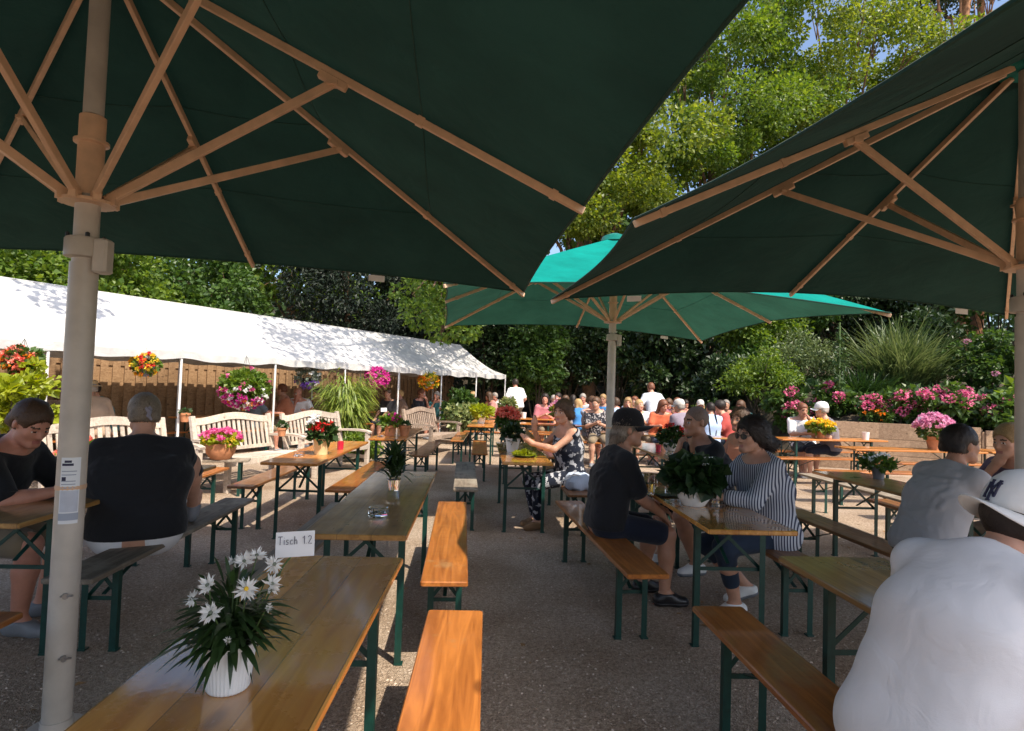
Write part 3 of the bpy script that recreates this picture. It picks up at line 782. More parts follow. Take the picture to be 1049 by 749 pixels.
# ------------------------------------------------------------------ people: one smooth blended surface per body
def rc(a, b, ra, rb, k=.02): return ('c', np.array(a, float), np.array(b, float), ra, rb, k)
def el(c, r, k=.02, Rm=None): return ('e', np.array(c, float), np.array(r, float), Rm, k)
class Field:
    def __init__(self, lo, hi, h):
        self.lo = np.array(lo, float); self.h = h
        self.n = np.ceil((np.array(hi) - self.lo) / h).astype(int) + 1
        self.F = np.full(self.n, .5, np.float32)
    def block(self, lo, hi):
        a = np.maximum(0, np.floor((np.array(lo) - self.lo) / self.h).astype(int))
        b = np.minimum(self.n, np.ceil((np.array(hi) - self.lo) / self.h).astype(int) + 1)
        if np.any(b <= a): return None
        ax = [self.lo[i] + self.h * np.arange(a[i], b[i]) for i in range(3)]
        sl = tuple(slice(a[i], b[i]) for i in range(3))
        return sl, ax
    def dist(self, p, ax):
        X = ax[0][:, None, None]; Y = ax[1][None, :, None]; Z = ax[2][None, None, :]
        if p[0] == 'c':
            _, a, b, ra, rb, k = p
            d = b - a; L2 = max(d @ d, 1e-9)
            t = np.clip(((X - a[0]) * d[0] + (Y - a[1]) * d[1] + (Z - a[2]) * d[2]) / L2, 0, 1)
            return np.sqrt((X - a[0] - t * d[0]) ** 2 + (Y - a[1] - t * d[1]) ** 2 + (Z - a[2] - t * d[2]) ** 2) - (ra + (rb - ra) * t)
        _, c, r, Rm, k = p
        x, y, z = X - c[0], Y - c[1], Z - c[2]
        if Rm is not None:
            x, y, z = (Rm[0][0] * x + Rm[1][0] * y + Rm[2][0] * z, Rm[0][1] * x + Rm[1][1] * y + Rm[2][1] * z, Rm[0][2] * x + Rm[1][2] * y + Rm[2][2] * z)
        q = np.sqrt((x / r[0]) ** 2 + (y / r[1]) ** 2 + (z / r[2]) ** 2)
        return (q - 1) * min(r)
    def bounds(self, p, pad):
        if p[0] == 'c':
            m = max(p[3], p[4]) + pad
            return np.minimum(p[1], p[2]) - m, np.maximum(p[1], p[2]) + m
        m = (max(p[2]) if p[3] is not None else p[2]) + pad
        return p[1] - m, p[1] + m
    def union(self, p, infl=0.0):
        k = p[-1]; bl = self.block(*self.bounds(p, k + infl + 3 * self.h))
        if bl is None: return
        sl, ax = bl; d = self.dist(p, ax).astype(np.float32) - infl; f = self.F[sl]
        h = np.maximum(k - np.abs(d - f), 0) / k
        self.F[sl] = np.minimum(d, f) - h * h * k * .25
    def cut(self, p):
        k = p[-1]; bl = self.block(*self.bounds(p, k + 3 * self.h))
        if bl is None: return
        sl, ax = bl; d = -self.dist(p, ax).astype(np.float32); f = self.F[sl]
        h = np.maximum(k - np.abs(d - f), 0) / k
        self.F[sl] = np.maximum(d, f) + h * h * k * .25
    def grid(self):
        return [self.lo[i] + self.h * np.arange(self.n[i]) for i in range(3)]
    def plane(self, p, n):
        """keep the side the normal points away from"""
        ax = self.grid(); n = np.array(n, float); n /= np.linalg.norm(n)
        d = (ax[0][:, None, None] - p[0]) * n[0] + (ax[1][None, :, None] - p[1]) * n[1] + (ax[2][None, None, :] - p[2]) * n[2]
        self.F = np.maximum(self.F, d.astype(np.float32))
    def noise(self, amp, freq, seed=0, stretch=(1, 1, 1)):
        ax = self.grid(); r = np.random.default_rng(seed)
        X = ax[0][:, None, None]; Y = ax[1][None, :, None]; Z = ax[2][None, None, :]
        acc = 0
        for i in range(5):
            v = r.normal(size=3) * np.array(stretch); v *= freq * (1 + .5 * i) / np.linalg.norm(v)
            w = r.normal(size=3); w *= freq * .7 / np.linalg.norm(w)
            ph = v[0] * X + v[1] * Y + v[2] * Z + 1.3 * np.sin(w[0] * X + w[1] * Y + w[2] * Z + i) + r.uniform(0, 6)
            acc = acc + (1 - 2 * np.abs(np.sin(ph))) / (1 + .5 * i)
        self.F = self.F - (amp * .35 * np.maximum(acc, -.6)).astype(np.float32) - amp * .2
def add_folds(f, A, u, v, amp, cnt, fall, ph=0.0):
    """creases radiating from a pinch point such as an armpit"""
    ax = f.grid(); X = ax[0][:, None, None] - A[0]; Y = ax[1][None, :, None] - A[1]; Z = ax[2][None, None, :] - A[2]
    a = X * u[0] + Y * u[1] + Z * u[2]; b = X * v[0] + Y * v[1] + Z * v[2]
    r = np.sqrt(X * X + Y * Y + Z * Z); th = np.arctan2(b, a)
    w = np.sin(cnt * th + ph + 2.2 * np.sin(r * 13 + ph)) ; w = np.sign(w) * np.abs(w) ** 1.4
    q = np.clip((r - .015) / .075, 0, 1); w = w * q * q * (3 - 2 * q) * (.65 + .35 * np.sin(3 * th + 2 * ph))
    f.F = f.F - (amp * w * np.exp(-(np.maximum(r - .07, 0) / fall) ** 2)).astype(np.float32)
def surface(F, lo, h):
    S = F < 0
    if not S.any(): return np.zeros((0, 3)), np.zeros((0, 4), int)
    idx = np.argwhere(S); a = np.maximum(idx.min(0) - 2, 0); b = np.minimum(idx.max(0) + 3, F.shape)
    F = F[a[0]:b[0], a[1]:b[1], a[2]:b[2]]; lo = np.array(lo) + a * h
    F = np.pad(F, 1, constant_values=.1); lo = lo - h
    S = F < 0; n = np.array(F.shape)
    c = np.zeros(n - 1, np.int8)
    offs = [(i, j, k) for i in (0, 1) for j in (0, 1) for k in (0, 1)]
    def sh(A, o): return A[o[0]:n[0] - 1 + o[0], o[1]:n[1] - 1 + o[1], o[2]:n[2] - 1 + o[2]]
    for o in offs: c += sh(S, o)
    act = (c > 0) & (c < 8); cells = np.argwhere(act)
    vid = np.full(n - 1, -1, np.int32); vid[act] = np.arange(len(cells))
    val = np.stack([F[cells[:, 0] + o[0], cells[:, 1] + o[1], cells[:, 2] + o[2]] for o in offs], 1)
    P = np.zeros((len(cells), 3)); W = np.zeros(len(cells))
    for i in range(8):
        for j in range(i + 1, 8):
            d = np.array(offs[j]) - np.array(offs[i])
            if np.abs(d).sum() != 1: continue
            fa, fb = val[:, i], val[:, j]; m = (fa < 0) != (fb < 0)
            t = np.where(m, fa / np.where(m, fa - fb, 1), 0)
            P += np.where(m[:, None], np.array(offs[i]) + t[:, None] * d, 0); W += m
    V = lo + h * (cells + P / W[:, None])
    Q = []
    for axn in range(3):
        d = [0, 0, 0]; d[axn] = 1
        A = S[:-1] if axn == 0 else (S[:, :-1] if axn == 1 else S[:, :, :-1]); B = S[1:] if axn == 0 else (S[:, 1:] if axn == 1 else S[:, :, 1:])
        e = np.argwhere(A != B); u, v = (axn + 1) % 3, (axn + 2) % 3
        e = e[(e[:, u] > 0) & (e[:, v] > 0)]
        du = np.zeros(3, int); du[u] = 1; dv = np.zeros(3, int); dv[v] = 1
        q = np.stack([vid[tuple((e - du - dv).T)], vid[tuple((e - dv).T)], vid[tuple(e.T)], vid[tuple((e - du).T)]], 1)
        flip = ~S[tuple(e.T)]
        q[flip] = q[flip][:, ::-1]
        Q.append(q)
    return V, np.concatenate(Q)
def relax(V, Q, it=1, lam=.5):
    for _ in range(it):
        acc = np.zeros_like(V); cnt = np.zeros(len(V))
        for a, b in ((0, 1), (1, 2), (2, 3), (3, 0)):
            np.add.at(acc, Q[:, a], V[Q[:, b]]); np.add.at(acc, Q[:, b], V[Q[:, a]])
            np.add.at(cnt, Q[:, a], 1); np.add.at(cnt, Q[:, b], 1)
        V = V + lam * (acc / np.maximum(cnt, 1)[:, None] - V)
    return V
def skinmat(name, col):
    m, t, b = nt(name)
    co = N(t, 'ShaderNodeTexCoord'); n = N(t, 'ShaderNodeTexNoise'); n.inputs['Scale'].default_value = 14; n.inputs['Detail'].default_value = 5
    t.links.new(co.outputs['Object'], n.inputs['Vector'])
    r = ramp(t, n.outputs['Fac'], [(.3, [c * .85 for c in col]), (.7, [min(1, c * 1.12) for c in col])])
    t.links.new(r.outputs[0], b.inputs['Base Color']); b.inputs['Roughness'].default_value = .5
    b.inputs['Subsurface Weight'].default_value = .12; b.inputs['Subsurface Radius'].default_value = (.9, .35, .2); b.inputs['Subsurface Scale'].default_value = .012
    return m
M['skin'] = skinmat('fair skin', (.56, .30, .20)); M['skin_tan'] = skinmat('tanned skin', (.46, .235, .15)); M['skin_red'] = skinmat('ruddy skin', (.55, .25, .17))
M['eye_dark'] = simple('dark iris', (.02, .015, .012), .15, .1, 10); M['eye_white'] = simple('eye white', (.75, .72, .68), .25, .05, 10)
M['lip'] = simple('lips', (.42, .15, .12), .45, .1, 20); M['brow'] = simple('brow hair', (.06, .038, .025), .8, .2, 40)
def hairmat(name, c): return simple(name, c, .5, .22, 130, .35, spec=.4, bscale=160, island=True)
HAIR = dict(dark=hairmat('near black hair', (.022, .015, .012)), brown=hairmat('brown hair', (.085, .045, .024)), blonde=hairmat('blonde hair', (.42, .27, .12)),
            grey=hairmat('grey hair', (.30, .27, .24)), stubble=hairmat('cropped stubble', (.17, .115, .09)), ash=hairmat('ash grey brown hair', (.17, .135, .10)), red=hairmat('auburn hair', (.16, .06, .03)))
def unit(v):
    v = np.array(v, float); return v / max(np.linalg.norm(v), 1e-9)
def rotm(axis, ang):
    return np.array(Matrix.Rotation(ang, 3, Vector(axis)))
def ik(a, b, l1, l2, pole):
    a, b = np.array(a, float), np.array(b, float); d = b - a; L = np.linalg.norm(d)
    if L > (l1 + l2) * .995: b = a + d / L * (l1 + l2) * .995; d = b - a; L = np.linalg.norm(d)
    L = max(L, abs(l1 - l2) * 1.05 + 1e-4)
    u = unit(d); x = (l1 * l1 - l2 * l2 + L * L) / (2 * L); hgt = math.sqrt(max(l1 * l1 - x * x, 0))
    p = np.array(pole, float); p = p - u * (p @ u)
    return a + u * x + unit(p) * hgt, b
def hand(w, d, palm, side, curl, g=1.0):
    """palm and five fingers; d: along the hand, palm: the direction the palm faces, side: +1 right, -1 left"""
    d = unit(d); palm = unit(np.array(palm) - d * (np.array(palm) @ d)); lat = np.cross(d, palm) * side   # lat points to the thumb side
    P = []; k = .012
    e = w + d * .085 * g
    for o in (-.026, -.008, .010, .026): P.append(rc(w + lat * o * .7, e + lat * o, .017 * g, .0135 * g, k))
    lens = (.062, .074, .080, .070)
    for i, o in enumerate((-.031, -.011, .010, .030)):
        p = e + lat * o * g; q = d.copy(); L = lens[i] * g
        ang = curl * (1 + .08 * (3 - i)); r = .0098 * g if i else .0088 * g
        for j, fr in enumerate((.45, .32, .23)):
            ax = np.cross(d, palm); c_, s_ = math.cos(ang * (j + .6)), math.sin(ang * (j + .6))
            q = d * c_ + palm * s_
            n = p + q * L * fr; P.append(rc(p, n, r, r * .92, .005)); p = n; r *= .92
    p = w + lat * .028 * g + d * .025 * g; n = p + unit(d * .75 + lat * .75 + palm * .35) * .042 * g
    P.append(rc(w + lat * .012 + d * .01, p, .017 * g, .0155 * g, .012)); P.append(rc(p, n, .0135 * g, .0115 * g, .008))
    P.append(rc(n, n + unit(d * 1.0 + lat * .25 + palm * .45) * .032 * g, .0115 * g, .0095 * g, .006))
    return P
def head_prims(Hc, Rm, sc=1.0, jaw=1.0, nose=1.0):
    """Rm columns: right, forward, up of the head; returns skin prims, cuts"""
    f = lambda x, y, z: np.array(Hc) + Rm @ (np.array([x, y, z]) * sc)
    P = [el(f(0, -.008, .03), np.array((.076, .096, .092)) * sc, .02, Rm), el(f(0, .03, -.02), np.array((.064, .066, .085)) * sc, .025, Rm)]
    P += [rc(f(-.04 * jaw, .02, -.068), f(-.016, .068, -.092), .030 * sc, .024 * sc, .025), rc(f(.04 * jaw, .02, -.068), f(.016, .068, -.092), .030 * sc, .024 * sc, .025), rc(f(-.01, .076, -.094), f(.01, .076, -.094), .020 * sc, .020 * sc, .02)]
    P += [rc(f(-.036, .077, .018), f(.036, .077, .018), .013 * sc, .013 * sc, .018)]                       # brow
    P += [rc(f(0, .088, .006), f(0, .107 * (1 + .03 * nose), -.030), .0095 * sc, .0125 * sc, .012)]     # nose ridge
    P += [el(f(-.012, .096, -.036), (.0095 * sc,) * 3, .008), el(f(.012, .096, -.036), (.0095 * sc,) * 3, .008)]
    P += [rc(f(-.045, .062, -.022), f(-.036, .066, -.034), .020 * sc, .018 * sc, .022), rc(f(.045, .062, -.022), f(.036, .066, -.034), .020 * sc, .018 * sc, .022)]   # cheeks
    P += [rc(f(-.020, .084, -.062), f(.020, .084, -.062), .0078 * sc, .0078 * sc, .008), rc(f(-.015, .083, -.073), f(.015, .083, -.073), .009 * sc, .009 * sc, .007)]   # lips
    for s in (-1, 1):
        P += [el(f(s * .079, -.012, -.002), np.array((.010, .021, .034)) * sc, .006, Rm @ rotm((0, 0, 1), -s * .35))]
    C = [el(f(s * .033, .094, .001), np.array((.017, .014, .011)) * sc, .012, Rm) for s in (-1, 1)] + [rc(f(-.022, .099, -.0675), f(.022, .099, -.0675), .003 * sc, .003 * sc, .004)]
    E = [el(f(s * .033, .077, .001), (.0125 * sc,) * 3, .003) for s in (-1, 1)]
    return P, C, E, f
def person(label, loc, heading, lean=.1, hunch=.15, slean=0.0, yaw=0.0, pitch=0.0, roll=0., twist=0.0, s=1.0, g=1.0, belly=0.0, sit=True, seat=.48,
           hands=None, palms=None, curls=(.5, .5), feet=None, knees=None, elbows=None, res=.012, skin='skin', hair='brown', style='short', shirt=None, sleeve=.6, shirt_low=None,
           vneck=False, lower=None, lower_len=.5, shoes='white', cap=None, extra=None, female=False, group=None, bust=0.0, nf=0.0, straps=False, legs=True, fold=.003, creases=0.0, name='person'):
    """heading: direction faced, 0 = +Y, positive turns left.  All joints in metres, local frame: x right, y forward."""
    rnd = np.random.default_rng(abs(hash(label)) % 2 ** 31 if False else sum(map(ord, label)))
    hz = (seat + .085 * s) if sit else .90 * s
    Pv = np.array((0, 0, hz))
    lat = np.array((1., 0, 0))
    d1 = unit((slean, math.sin(lean), math.cos(lean))); d2 = unit((slean * 1.2, math.sin(lean + hunch), math.cos(lean + hunch)))
    Wt = Pv + d1 * .15 * s; C = Wt + d1 * .16 * s; Nk = C + d2 * .22 * s
    tw = rotm((0, 0, 1), twist); slat = tw @ lat
    nd = unit((slean, math.sin(lean * .8 + hunch * .9 + .12 + nf), math.cos(lean * .6 + hunch * .5 + nf)))
    Hb = Nk + nd * .075 * s
    Rh = rotm((0, 0, 1), yaw + twist * .5) @ rotm((1, 0, 0), pitch) @ rotm((0, 1, 0), roll)
    Hc = Hb + Rh @ np.array((0, .025, .10)) * s
    sw = (.165 if female else .185) * s * (1 + .25 * (g - 1)); bw = .085 * s
    sho = [Nk + slat * sg * sw - d2 * .052 * s for sg in (-1, 1)]
    hips = [Pv + lat * sg * .088 * s for sg in (-1, 1)]
    fwd2 = np.cross(lat, d1) * -1; fwd2 = np.cross(d1, lat)           # chest forward
    front = unit(np.cross(slat, d2) * -1 if (np.cross(slat, d2) @ np.array((0, 1, 0))) < 0 else np.cross(slat, d2))
    L1, L2 = .285 * s, .255 * s; T1, T2 = .435 * s, .43 * s
    hands = hands or [(-.12, .36, hz + .02), (.12, .36, hz + .02)]
    wr = []; el_ = []
    for i, sg in enumerate((-1, 1)):
        pole = elbows[i] if elbows else (sg * .55, -.35, -.75)
        e, w = ik(sho[i], hands[i], L1, L2, pole); el_.append(e); wr.append(w)
    if feet is None:
        feet = [(-.13, .42, .075), (.13, .42, .075)] if sit else [(-.10, .02, .075), (.10, .06, .075)]
    kn = []; an = []
    for i, sg in enumerate((-1, 1)):
        pole = knees[i] if knees else (sg * .1, .6, .8)
        k_, a_ = ik(hips[i], feet[i], T1, T2, pole); kn.append(k_); an.append(a_)
    # ---- primitives
    torso = []
    for sg in (-1, 1):
        torso.append(rc(Pv + lat * sg * bw * (1.1 if female else 1.0), Wt + lat * sg * bw * (.75 if female else .95), .118 * s * g, .105 * s * g * (.92 if female else 1), .06))
        torso.append(rc(Wt + lat * sg * bw * (.75 if female else .95), C + slat * sg * .088 * s * g, .105 * s * g * (.92 if female else 1), .112 * s * g, .06))
        torso.append(rc(C + slat * sg * .088 * s * g, Nk + slat * sg * .09 * s - d2 * .075 * s, .112 * s * g, .082 * s, .06))
        torso.append(rc(Nk + d2 * .005, sho[0 if sg < 0 else 1] + d2 * .012, .052 * s, .052 * s, .05))
        if bust: torso.append(el(C + slat * sg * .078 * s + front * .085 * s * g - d2 * .01, (bust,) * 3, .04))
    torso += [rc(Pv, C, .118 * s * g, .118 * s * g, .06), rc(C, Nk - d2 * .06 * s, .118 * s * g, .090 * s, .07)]
    if belly: torso.append(el(Wt + front * belly * .6 - d1 * .02, (.145 * s * g, .12 * s * g, .14 * s), .08))
    pelvis = [rc(hips[0], hips[1], .125 * s * g, .125 * s * g, .05)]
    armu = [rc(sho[i], el_[i], .056 * s * (.6 + .4 * g) * (.85 if female else 1), .042 * s * (.85 if female else 1), .035) for i in (0, 1)]
    armf = [rc(el_[i], el_[i] + (wr[i] - el_[i]) * .3, .042 * s * (.85 if female else 1), .043 * s * (.85 if female else 1), .02) for i in (0, 1)] + [rc(el_[i] + (wr[i] - el_[i]) * .3, wr[i], .043 * s * (.85 if female else 1), .027 * s, .02) for i in (0, 1)]
    thigh = [rc(hips[i], kn[i], .092 * s * g, .062 * s * (.7 + .3 * g), .04) for i in (0, 1)]
    calf = [rc(kn[i], kn[i] + (an[i] - kn[i]) * .35, .058 * s * (.7 + .3 * g), .060 * s * (.7 + .3 * g), .025) for i in (0, 1)] + [rc(kn[i] + (an[i] - kn[i]) * .35, an[i], .060 * s * (.7 + .3 * g), .036 * s, .025) for i in (0, 1)]
    fd = []
    for i, sg in enumerate((-1, 1)):
        sh_ = an[i] - kn[i]; f_ = np.array((sg * .15, 1, 0)) if abs(unit(sh_)[2]) > .35 else unit(np.cross((1, 0, 0), sh_)) * 1.0
        if extra and extra.get('footdir'): f_ = np.array(extra['footdir'][i], float)
        fd.append(unit(f_))
    foot = []
    for i in (0, 1):
        a = an[i]; dn = np.array((0, 0, -1.)); heel = a + dn * .035 * s - fd[i] * .035 * s; toe = a + dn * .048 * s + fd[i] * .145 * s
        foot += [rc(a, heel, .036 * s, .034 * s, .02), rc(heel, toe, .036 * s, .026 * s, .02), rc(a + fd[i] * .03, toe - fd[i] * .05, .036 * s, .030 * s, .02)]
    neck = [rc(Nk - nd * .03, Hb + Rh @ np.array((0, 0, .035)) * s, .058 * s * (.85 if female else 1.05), .052 * s * (.88 if female else 1.05), .03)]
    hp, hcut, eyes, hf = head_prims(Hc, Rh, s * 1.03, jaw=.9 if female else 1.05)
    fine = res <= .0095; fine_ = res <= .0105
    hnd = []
    for i, sg in enumerate((-1, 1)):
        fdirn = wr[i] - el_[i]
        pd = palms[i] if palms and palms[i] is not None else (-sg * .3, .1, -1)
        dd = unit(fdirn)
        if extra and extra.get('handdir') and extra['handdir'][i] is not None: dd = unit(extra['handdir'][i])
        if fine: hnd += hand(wr[i], dd, pd, sg, curls[i], s)
        else: hnd += [rc(wr[i], wr[i] + dd * .08 * s, .032 * s, .036 * s, .02), rc(wr[i] + dd * .08, wr[i] + dd * .15 * s, .034 * s, .02 * s, .02)]
    allp = torso + pelvis + neck + hp + armu + armf + hnd + (thigh + calf + foot if legs else [])
    pts = np.array([q for p in allp for q in ([p[1], p[2]] if p[0] == 'c' else [p[1]])])
    lo, hi = pts.min(0) - .20, pts.max(0) + .20
    fl = Field(lo, hi, res)
    for p in torso + pelvis + neck: fl.union(p)
    for p in armu + armf: fl.union(p)
    if legs:
        for p in thigh + calf + foot: fl.union(p)
    for p in hp: fl.union(p)
    for c in hcut: fl.cut(c)
    for e in eyes: fl.union(e)
    for p in hnd: fl.union(p)
    V, Q = surface(fl.F, fl.lo, res)
    V = relax(V, Q, 1, .4)
    # face marks by head-local position
    fc = V[Q].mean(1); hl = (fc - Hc) @ Rh / (s * 1.03); mi = np.zeros(len(Q), int)
    fr = hl[:, 1] > .045
    ex = np.abs(np.abs(hl[:, 0]) - .033)
    mi[fr & (ex < .012) & (np.abs(hl[:, 2] + .001) < .0055)] = 2
    mi[fr & (ex < .0068) & (np.abs(hl[:, 2] + .001) < .0062)] = 1
    mi[fr & (np.abs(hl[:, 0]) < .022) & (hl[:, 2] > -.079) & (hl[:, 2] < -.056) & (hl[:, 1] > .078)] = 3
    mi[fr & (ex < .019) & (np.abs(hl[:, 2] - .025 + ex * .15) < .0055)] = 4
    mats = [M[skin], M['eye_dark'], M['eye_white'], M['lip'], M['brow']]
    body = link(name, npmesh(name, V, Q, mats, mi, True), None, loc, heading)
    tag(body, label, 'person', group)
    def cloth(nm, prims, infl, mat, cuts, cres=None, amp=fold, seed=1):
        r_ = cres or max(res, .009); f = Field(lo, hi, r_)
        for p in prims: f.union(p, infl)
        if amp: f.noise(amp, 22, seed, (1, 1, .45))
        if creases and nm == 'shirt':
            for i_, sg_ in enumerate((-1, 1)):
                A_ = sho[i_] - d2 * .10 * s - slat * sg_ * .03
                add_folds(f, A_ + slat * sg_ * .05, front, d2, creases, 5, .15, 1.1 + sg_)
        if creases > .003 and nm == 'shirt' and fine_:
            def onback(u_, h_):
                b0 = Wt + d1 * h_ if h_ < .16 * s else C + d2 * (h_ - .16 * s)
                p_ = b0 + slat * u_
                for _ in range(60):
                    q_ = ((p_ - f.lo) / f.h).astype(int)
                    if np.any(q_ < 1) or np.any(q_ >= np.array(f.F.shape) - 1) or f.F[tuple(q_)] > -.004: break
                    p_ = p_ - front * .006
                return p_
            W_ = []
            for sg_ in (-1, 1):
                for (u0, h0), (u1, h1), r_0 in (((.175, .27), (.03, .25), .013), ((.18, .25), (.05, .16), .012), ((.175, .22), (.10, .06), .011), ((.15, .33), (.06, .33), .010), ((.165, .12), (.09, -.02), .012)):
                    W_.append((sg_ * u0 * s * g, h0 * s, sg_ * u1 * s * g, h1 * s, r_0))
            W_ += [(-.13 * g, -.01, .02, -.04, .013), (.12 * g, .03, -.02, .0, .012), (-.10, -.07, .12, -.09, .012)]
            for u0, h0, u1, h1, r_0 in W_:
                r_0 *= min(1, .35 + creases * 110)
                pts_ = [onback(u0 + (u1 - u0) * t_ + .008 * math.sin(5 * t_ + u0 * 40), h0 + (h1 - h0) * t_ + .012 * math.sin(4 * t_ + h0 * 30)) + front * r_0 * .55 for t_ in (0, .25, .5, .75, 1)]
                for a_, b_, t_ in zip(pts_, pts_[1:], (0, .25, .5, .75)):
                    if np.linalg.norm(a_ - b_) < .12: f.union(rc(a_, b_, r_0 * (.85 - .45 * t_), r_0 * (.74 - .45 * t_), .026))
        for p_, n_ in cuts: f.plane(p_, n_)
        if vneck and nm == 'shirt': f.cut(el(Nk + front * .10 * s - d2 * .035, (.055 * s, .075 * s, .085 * s), .01))
        V2, Q2 = surface(f.F, f.lo, r_)
        if len(Q2) == 0: return None
        V2 = relax(V2, Q2, 1, .5)
        return link(nm, npmesh(nm, V2, Q2, mat, None, True), body)
    if shirt is not None:
        L = sleeve
        def cutarm(i):
            if L <= .55: e = sho[i] + (el_[i] - sho[i]) * (L / .55) ; return [rc(sho[i], e, .060 * s * (.6 + .4 * g), .054 * s, .035)]
            q = el_[i] + (wr[i] - el_[i]) * min(1, (L - .55) / .45); return [rc(sho[i], el_[i], .058 * s * (.6 + .4 * g), .046 * s, .035), rc(el_[i], q, .046 * s, .036 * s, .02)]
        pr = list(torso) + (cutarm(0) + cutarm(1) if L > 0 else [])
        if shirt_low: pr += pelvis
        cuts = []
        cuts.append((Nk + nd * (.018 if not straps else -.02) * s, nd + front * (.25 if not straps else .6)))
        zc = Pv[2] - (.02 if not shirt_low else shirt_low)
        cuts.append(((0, 0, zc), (0, 0, -1)))
        f0 = cloth('shirt' if not female or not straps else 'dress_top', pr, .017 * s, shirt, cuts, seed=len(label))
        if fine or res <= .0105:
            if not straps and f0 is not None:
                nrm_ = unit(nd + front * .25); c_ = Nk + nd * .018 * s; e1 = unit(np.cross(nrm_, front)); e2 = np.cross(nrm_, e1); col_ = MB()
                if not vneck: col_.tube([c_ + (e1 * math.cos(a) * 1.04 + e2 * math.sin(a) * 1.12) * .068 * s for a in np.linspace(0, 6.2832, 25)], .0065, 6); col_.build('collar', shirt, f0, smooth=True)
                for i in (0, 1):
                    if L <= .55 and L > 0:
                        ad = unit(el_[i] - sho[i]); c_ = sho[i] + (el_[i] - sho[i]) * (L / .55) ; e1 = unit(np.cross(ad, (.3, .5, .8))); e2 = np.cross(ad, e1)
                        rr_ = (.054 + .014) * s
                        cf = MB(); vs_ = []
                        for q_ in (-.045, -.02, .005, .030):
                            for a in np.linspace(0, 6.2832, 19)[:-1]:
                                fl_ = rr_ * (1 + .22 * (q_ + .045)) + .004 * math.sin(3 * a + i + q_ * 30); vs_.append(c_ + ad * q_ + (e1 * math.cos(a) + e2 * math.sin(a)) * fl_)
                        cf.add(vs_, [(k_ * 18 + j_, k_ * 18 + (j_ + 1) % 18, (k_ + 1) * 18 + (j_ + 1) % 18, (k_ + 1) * 18 + j_) for k_ in range(3) for j_ in range(18)])
                        co_ = cf.build('sleeve_hem', shirt, f0, smooth=True); sm_ = co_.modifiers.new('t', 'SOLIDIFY'); sm_.thickness = .004
    if lower is not None and legs:
        L = lower_len; pr = list(pelvis)
        for i in (0, 1):
            if L <= .5: pr.append(rc(hips[i], hips[i] + (kn[i] - hips[i]) * min(1, L / .5), .096 * s * g, (.070 + .012 * (L < .5)) * s, .05))
            else:
                pr.append(rc(hips[i], kn[i], .096 * s * g, .070 * s, .05)); q = kn[i] + (an[i] - kn[i]) * min(1, (L - .5) / .5); pr.append(rc(kn[i], q, .070 * s, .052 * s, .03))
        pr += [rc(Pv + lat * sg * bw, Pv + lat * sg * bw + d1 * .06, .118 * s * g, .112 * s * g, .05) for sg in (-1, 1)]
        cloth('skirt' if extra and extra.get('skirt') else 'trousers', pr, .005, lower, [(Pv + d1 * .15, d1)], amp=.002, seed=len(label) + 3)
    if shoes and legs:
        f = Field(lo, hi, max(res, .008))
        sm = {'white': M['white_plastic'], 'black': M['black_plastic'], 'sandal': M['fence_wood'], 'grey': M['grey_plastic']}[shoes]
        for i in (0, 1):
            q = Field(np.array(an[i]) - .26, np.array(an[i]) + .26, max(res, .008))
            for p in foot[i * 3:i * 3 + 3]: q.union(p, .010)
            q.plane(an[i] + np.array((0, 0, .01)), (0, 0, 1))
            V2, Q2 = surface(q.F, q.lo, q.h)
            if len(Q2):
                so_ = link('shoe', npmesh('shoe', relax(V2, Q2, 1), Q2, sm, None, True), body)
                if fine and shoes != 'sandal':
                    q = Field(np.array(an[i]) - .26, np.array(an[i]) + .26, .007)
                    for p in foot[i * 3:i * 3 + 3]: q.union(p, .015)
                    q.plane(an[i] + np.array((0, 0, -.052)) - fd[i] * .03, (0, 0, 1) + fd[i] * (-fd[i][2]))
                    V2, Q2 = surface(q.F, q.lo, q.h)
                    if len(Q2): link('sole', npmesh('sole', relax(V2, Q2, 1), Q2, M['grey_plastic'] if shoes == 'white' else M['black_plastic'], None, True), so_)
    # hair
    if style and style != 'bald':
        f = Field(Hc - .30 * s, Hc + .26 * s, max(res, .007)); hs = s * 1.03
        cr = el(hf(0, -.014, .036), np.array((.082, .100, .097)) * hs, .02, Rh)
        f.union(cr, {'crop': .0015, 'capped': .003, 'short': .010}.get(style, .016))
        if style == 'short':
            f.union(rc(hf(-.05, -.07, -.02), hf(.05, -.07, -.02), .035 * hs, .035 * hs, .03))
        if style == 'capped':
            f.union(rc(hf(-.045, -.065, -.04), hf(.045, -.065, -.04), .042 * hs, .042 * hs, .03)); f.union(rc(hf(0, -.085, -.05), hf(0, -.10, -.14), .048 * hs, .035 * hs, .03))
        if style in ('bun', 'pony', 'tied'):
            f.union(rc(hf(-.06, -.055, -.03), hf(.06, -.055, -.03), .045 * hs, .045 * hs, .03))
        if style == 'bun':
            f.union(rc(hf(0, -.09, -.02), hf(0, -.14, -.055), .05 * hs, .052 * hs, .03)); f.union(el(hf(0, -.155, -.062), (.056 * hs,) * 3, .03))
        if style == 'pony':
            f.union(rc(hf(0, -.095, -.03), hf(.0, -.125, -.12), .045 * hs, .04 * hs, .03)); f.union(rc(hf(0, -.125, -.12), hf(.02, -.135, -.22), .04 * hs, .018 * hs, .03))
        if style == 'long':
            for sg in (-1, 1):
                f.union(rc(hf(sg * .07, -.03, .0), hf(sg * .085, -.04, -.15), .035 * hs, .042 * hs, .03))
            f.union(rc(hf(0, -.09, -.02), hf(0, -.10, -.17), .06 * hs, .06 * hs, .04))
        if style == 'curly':
            f.union(el(hf(0, -.03, .05), np.array((.115, .12, .105)) * hs, .02, Rh))
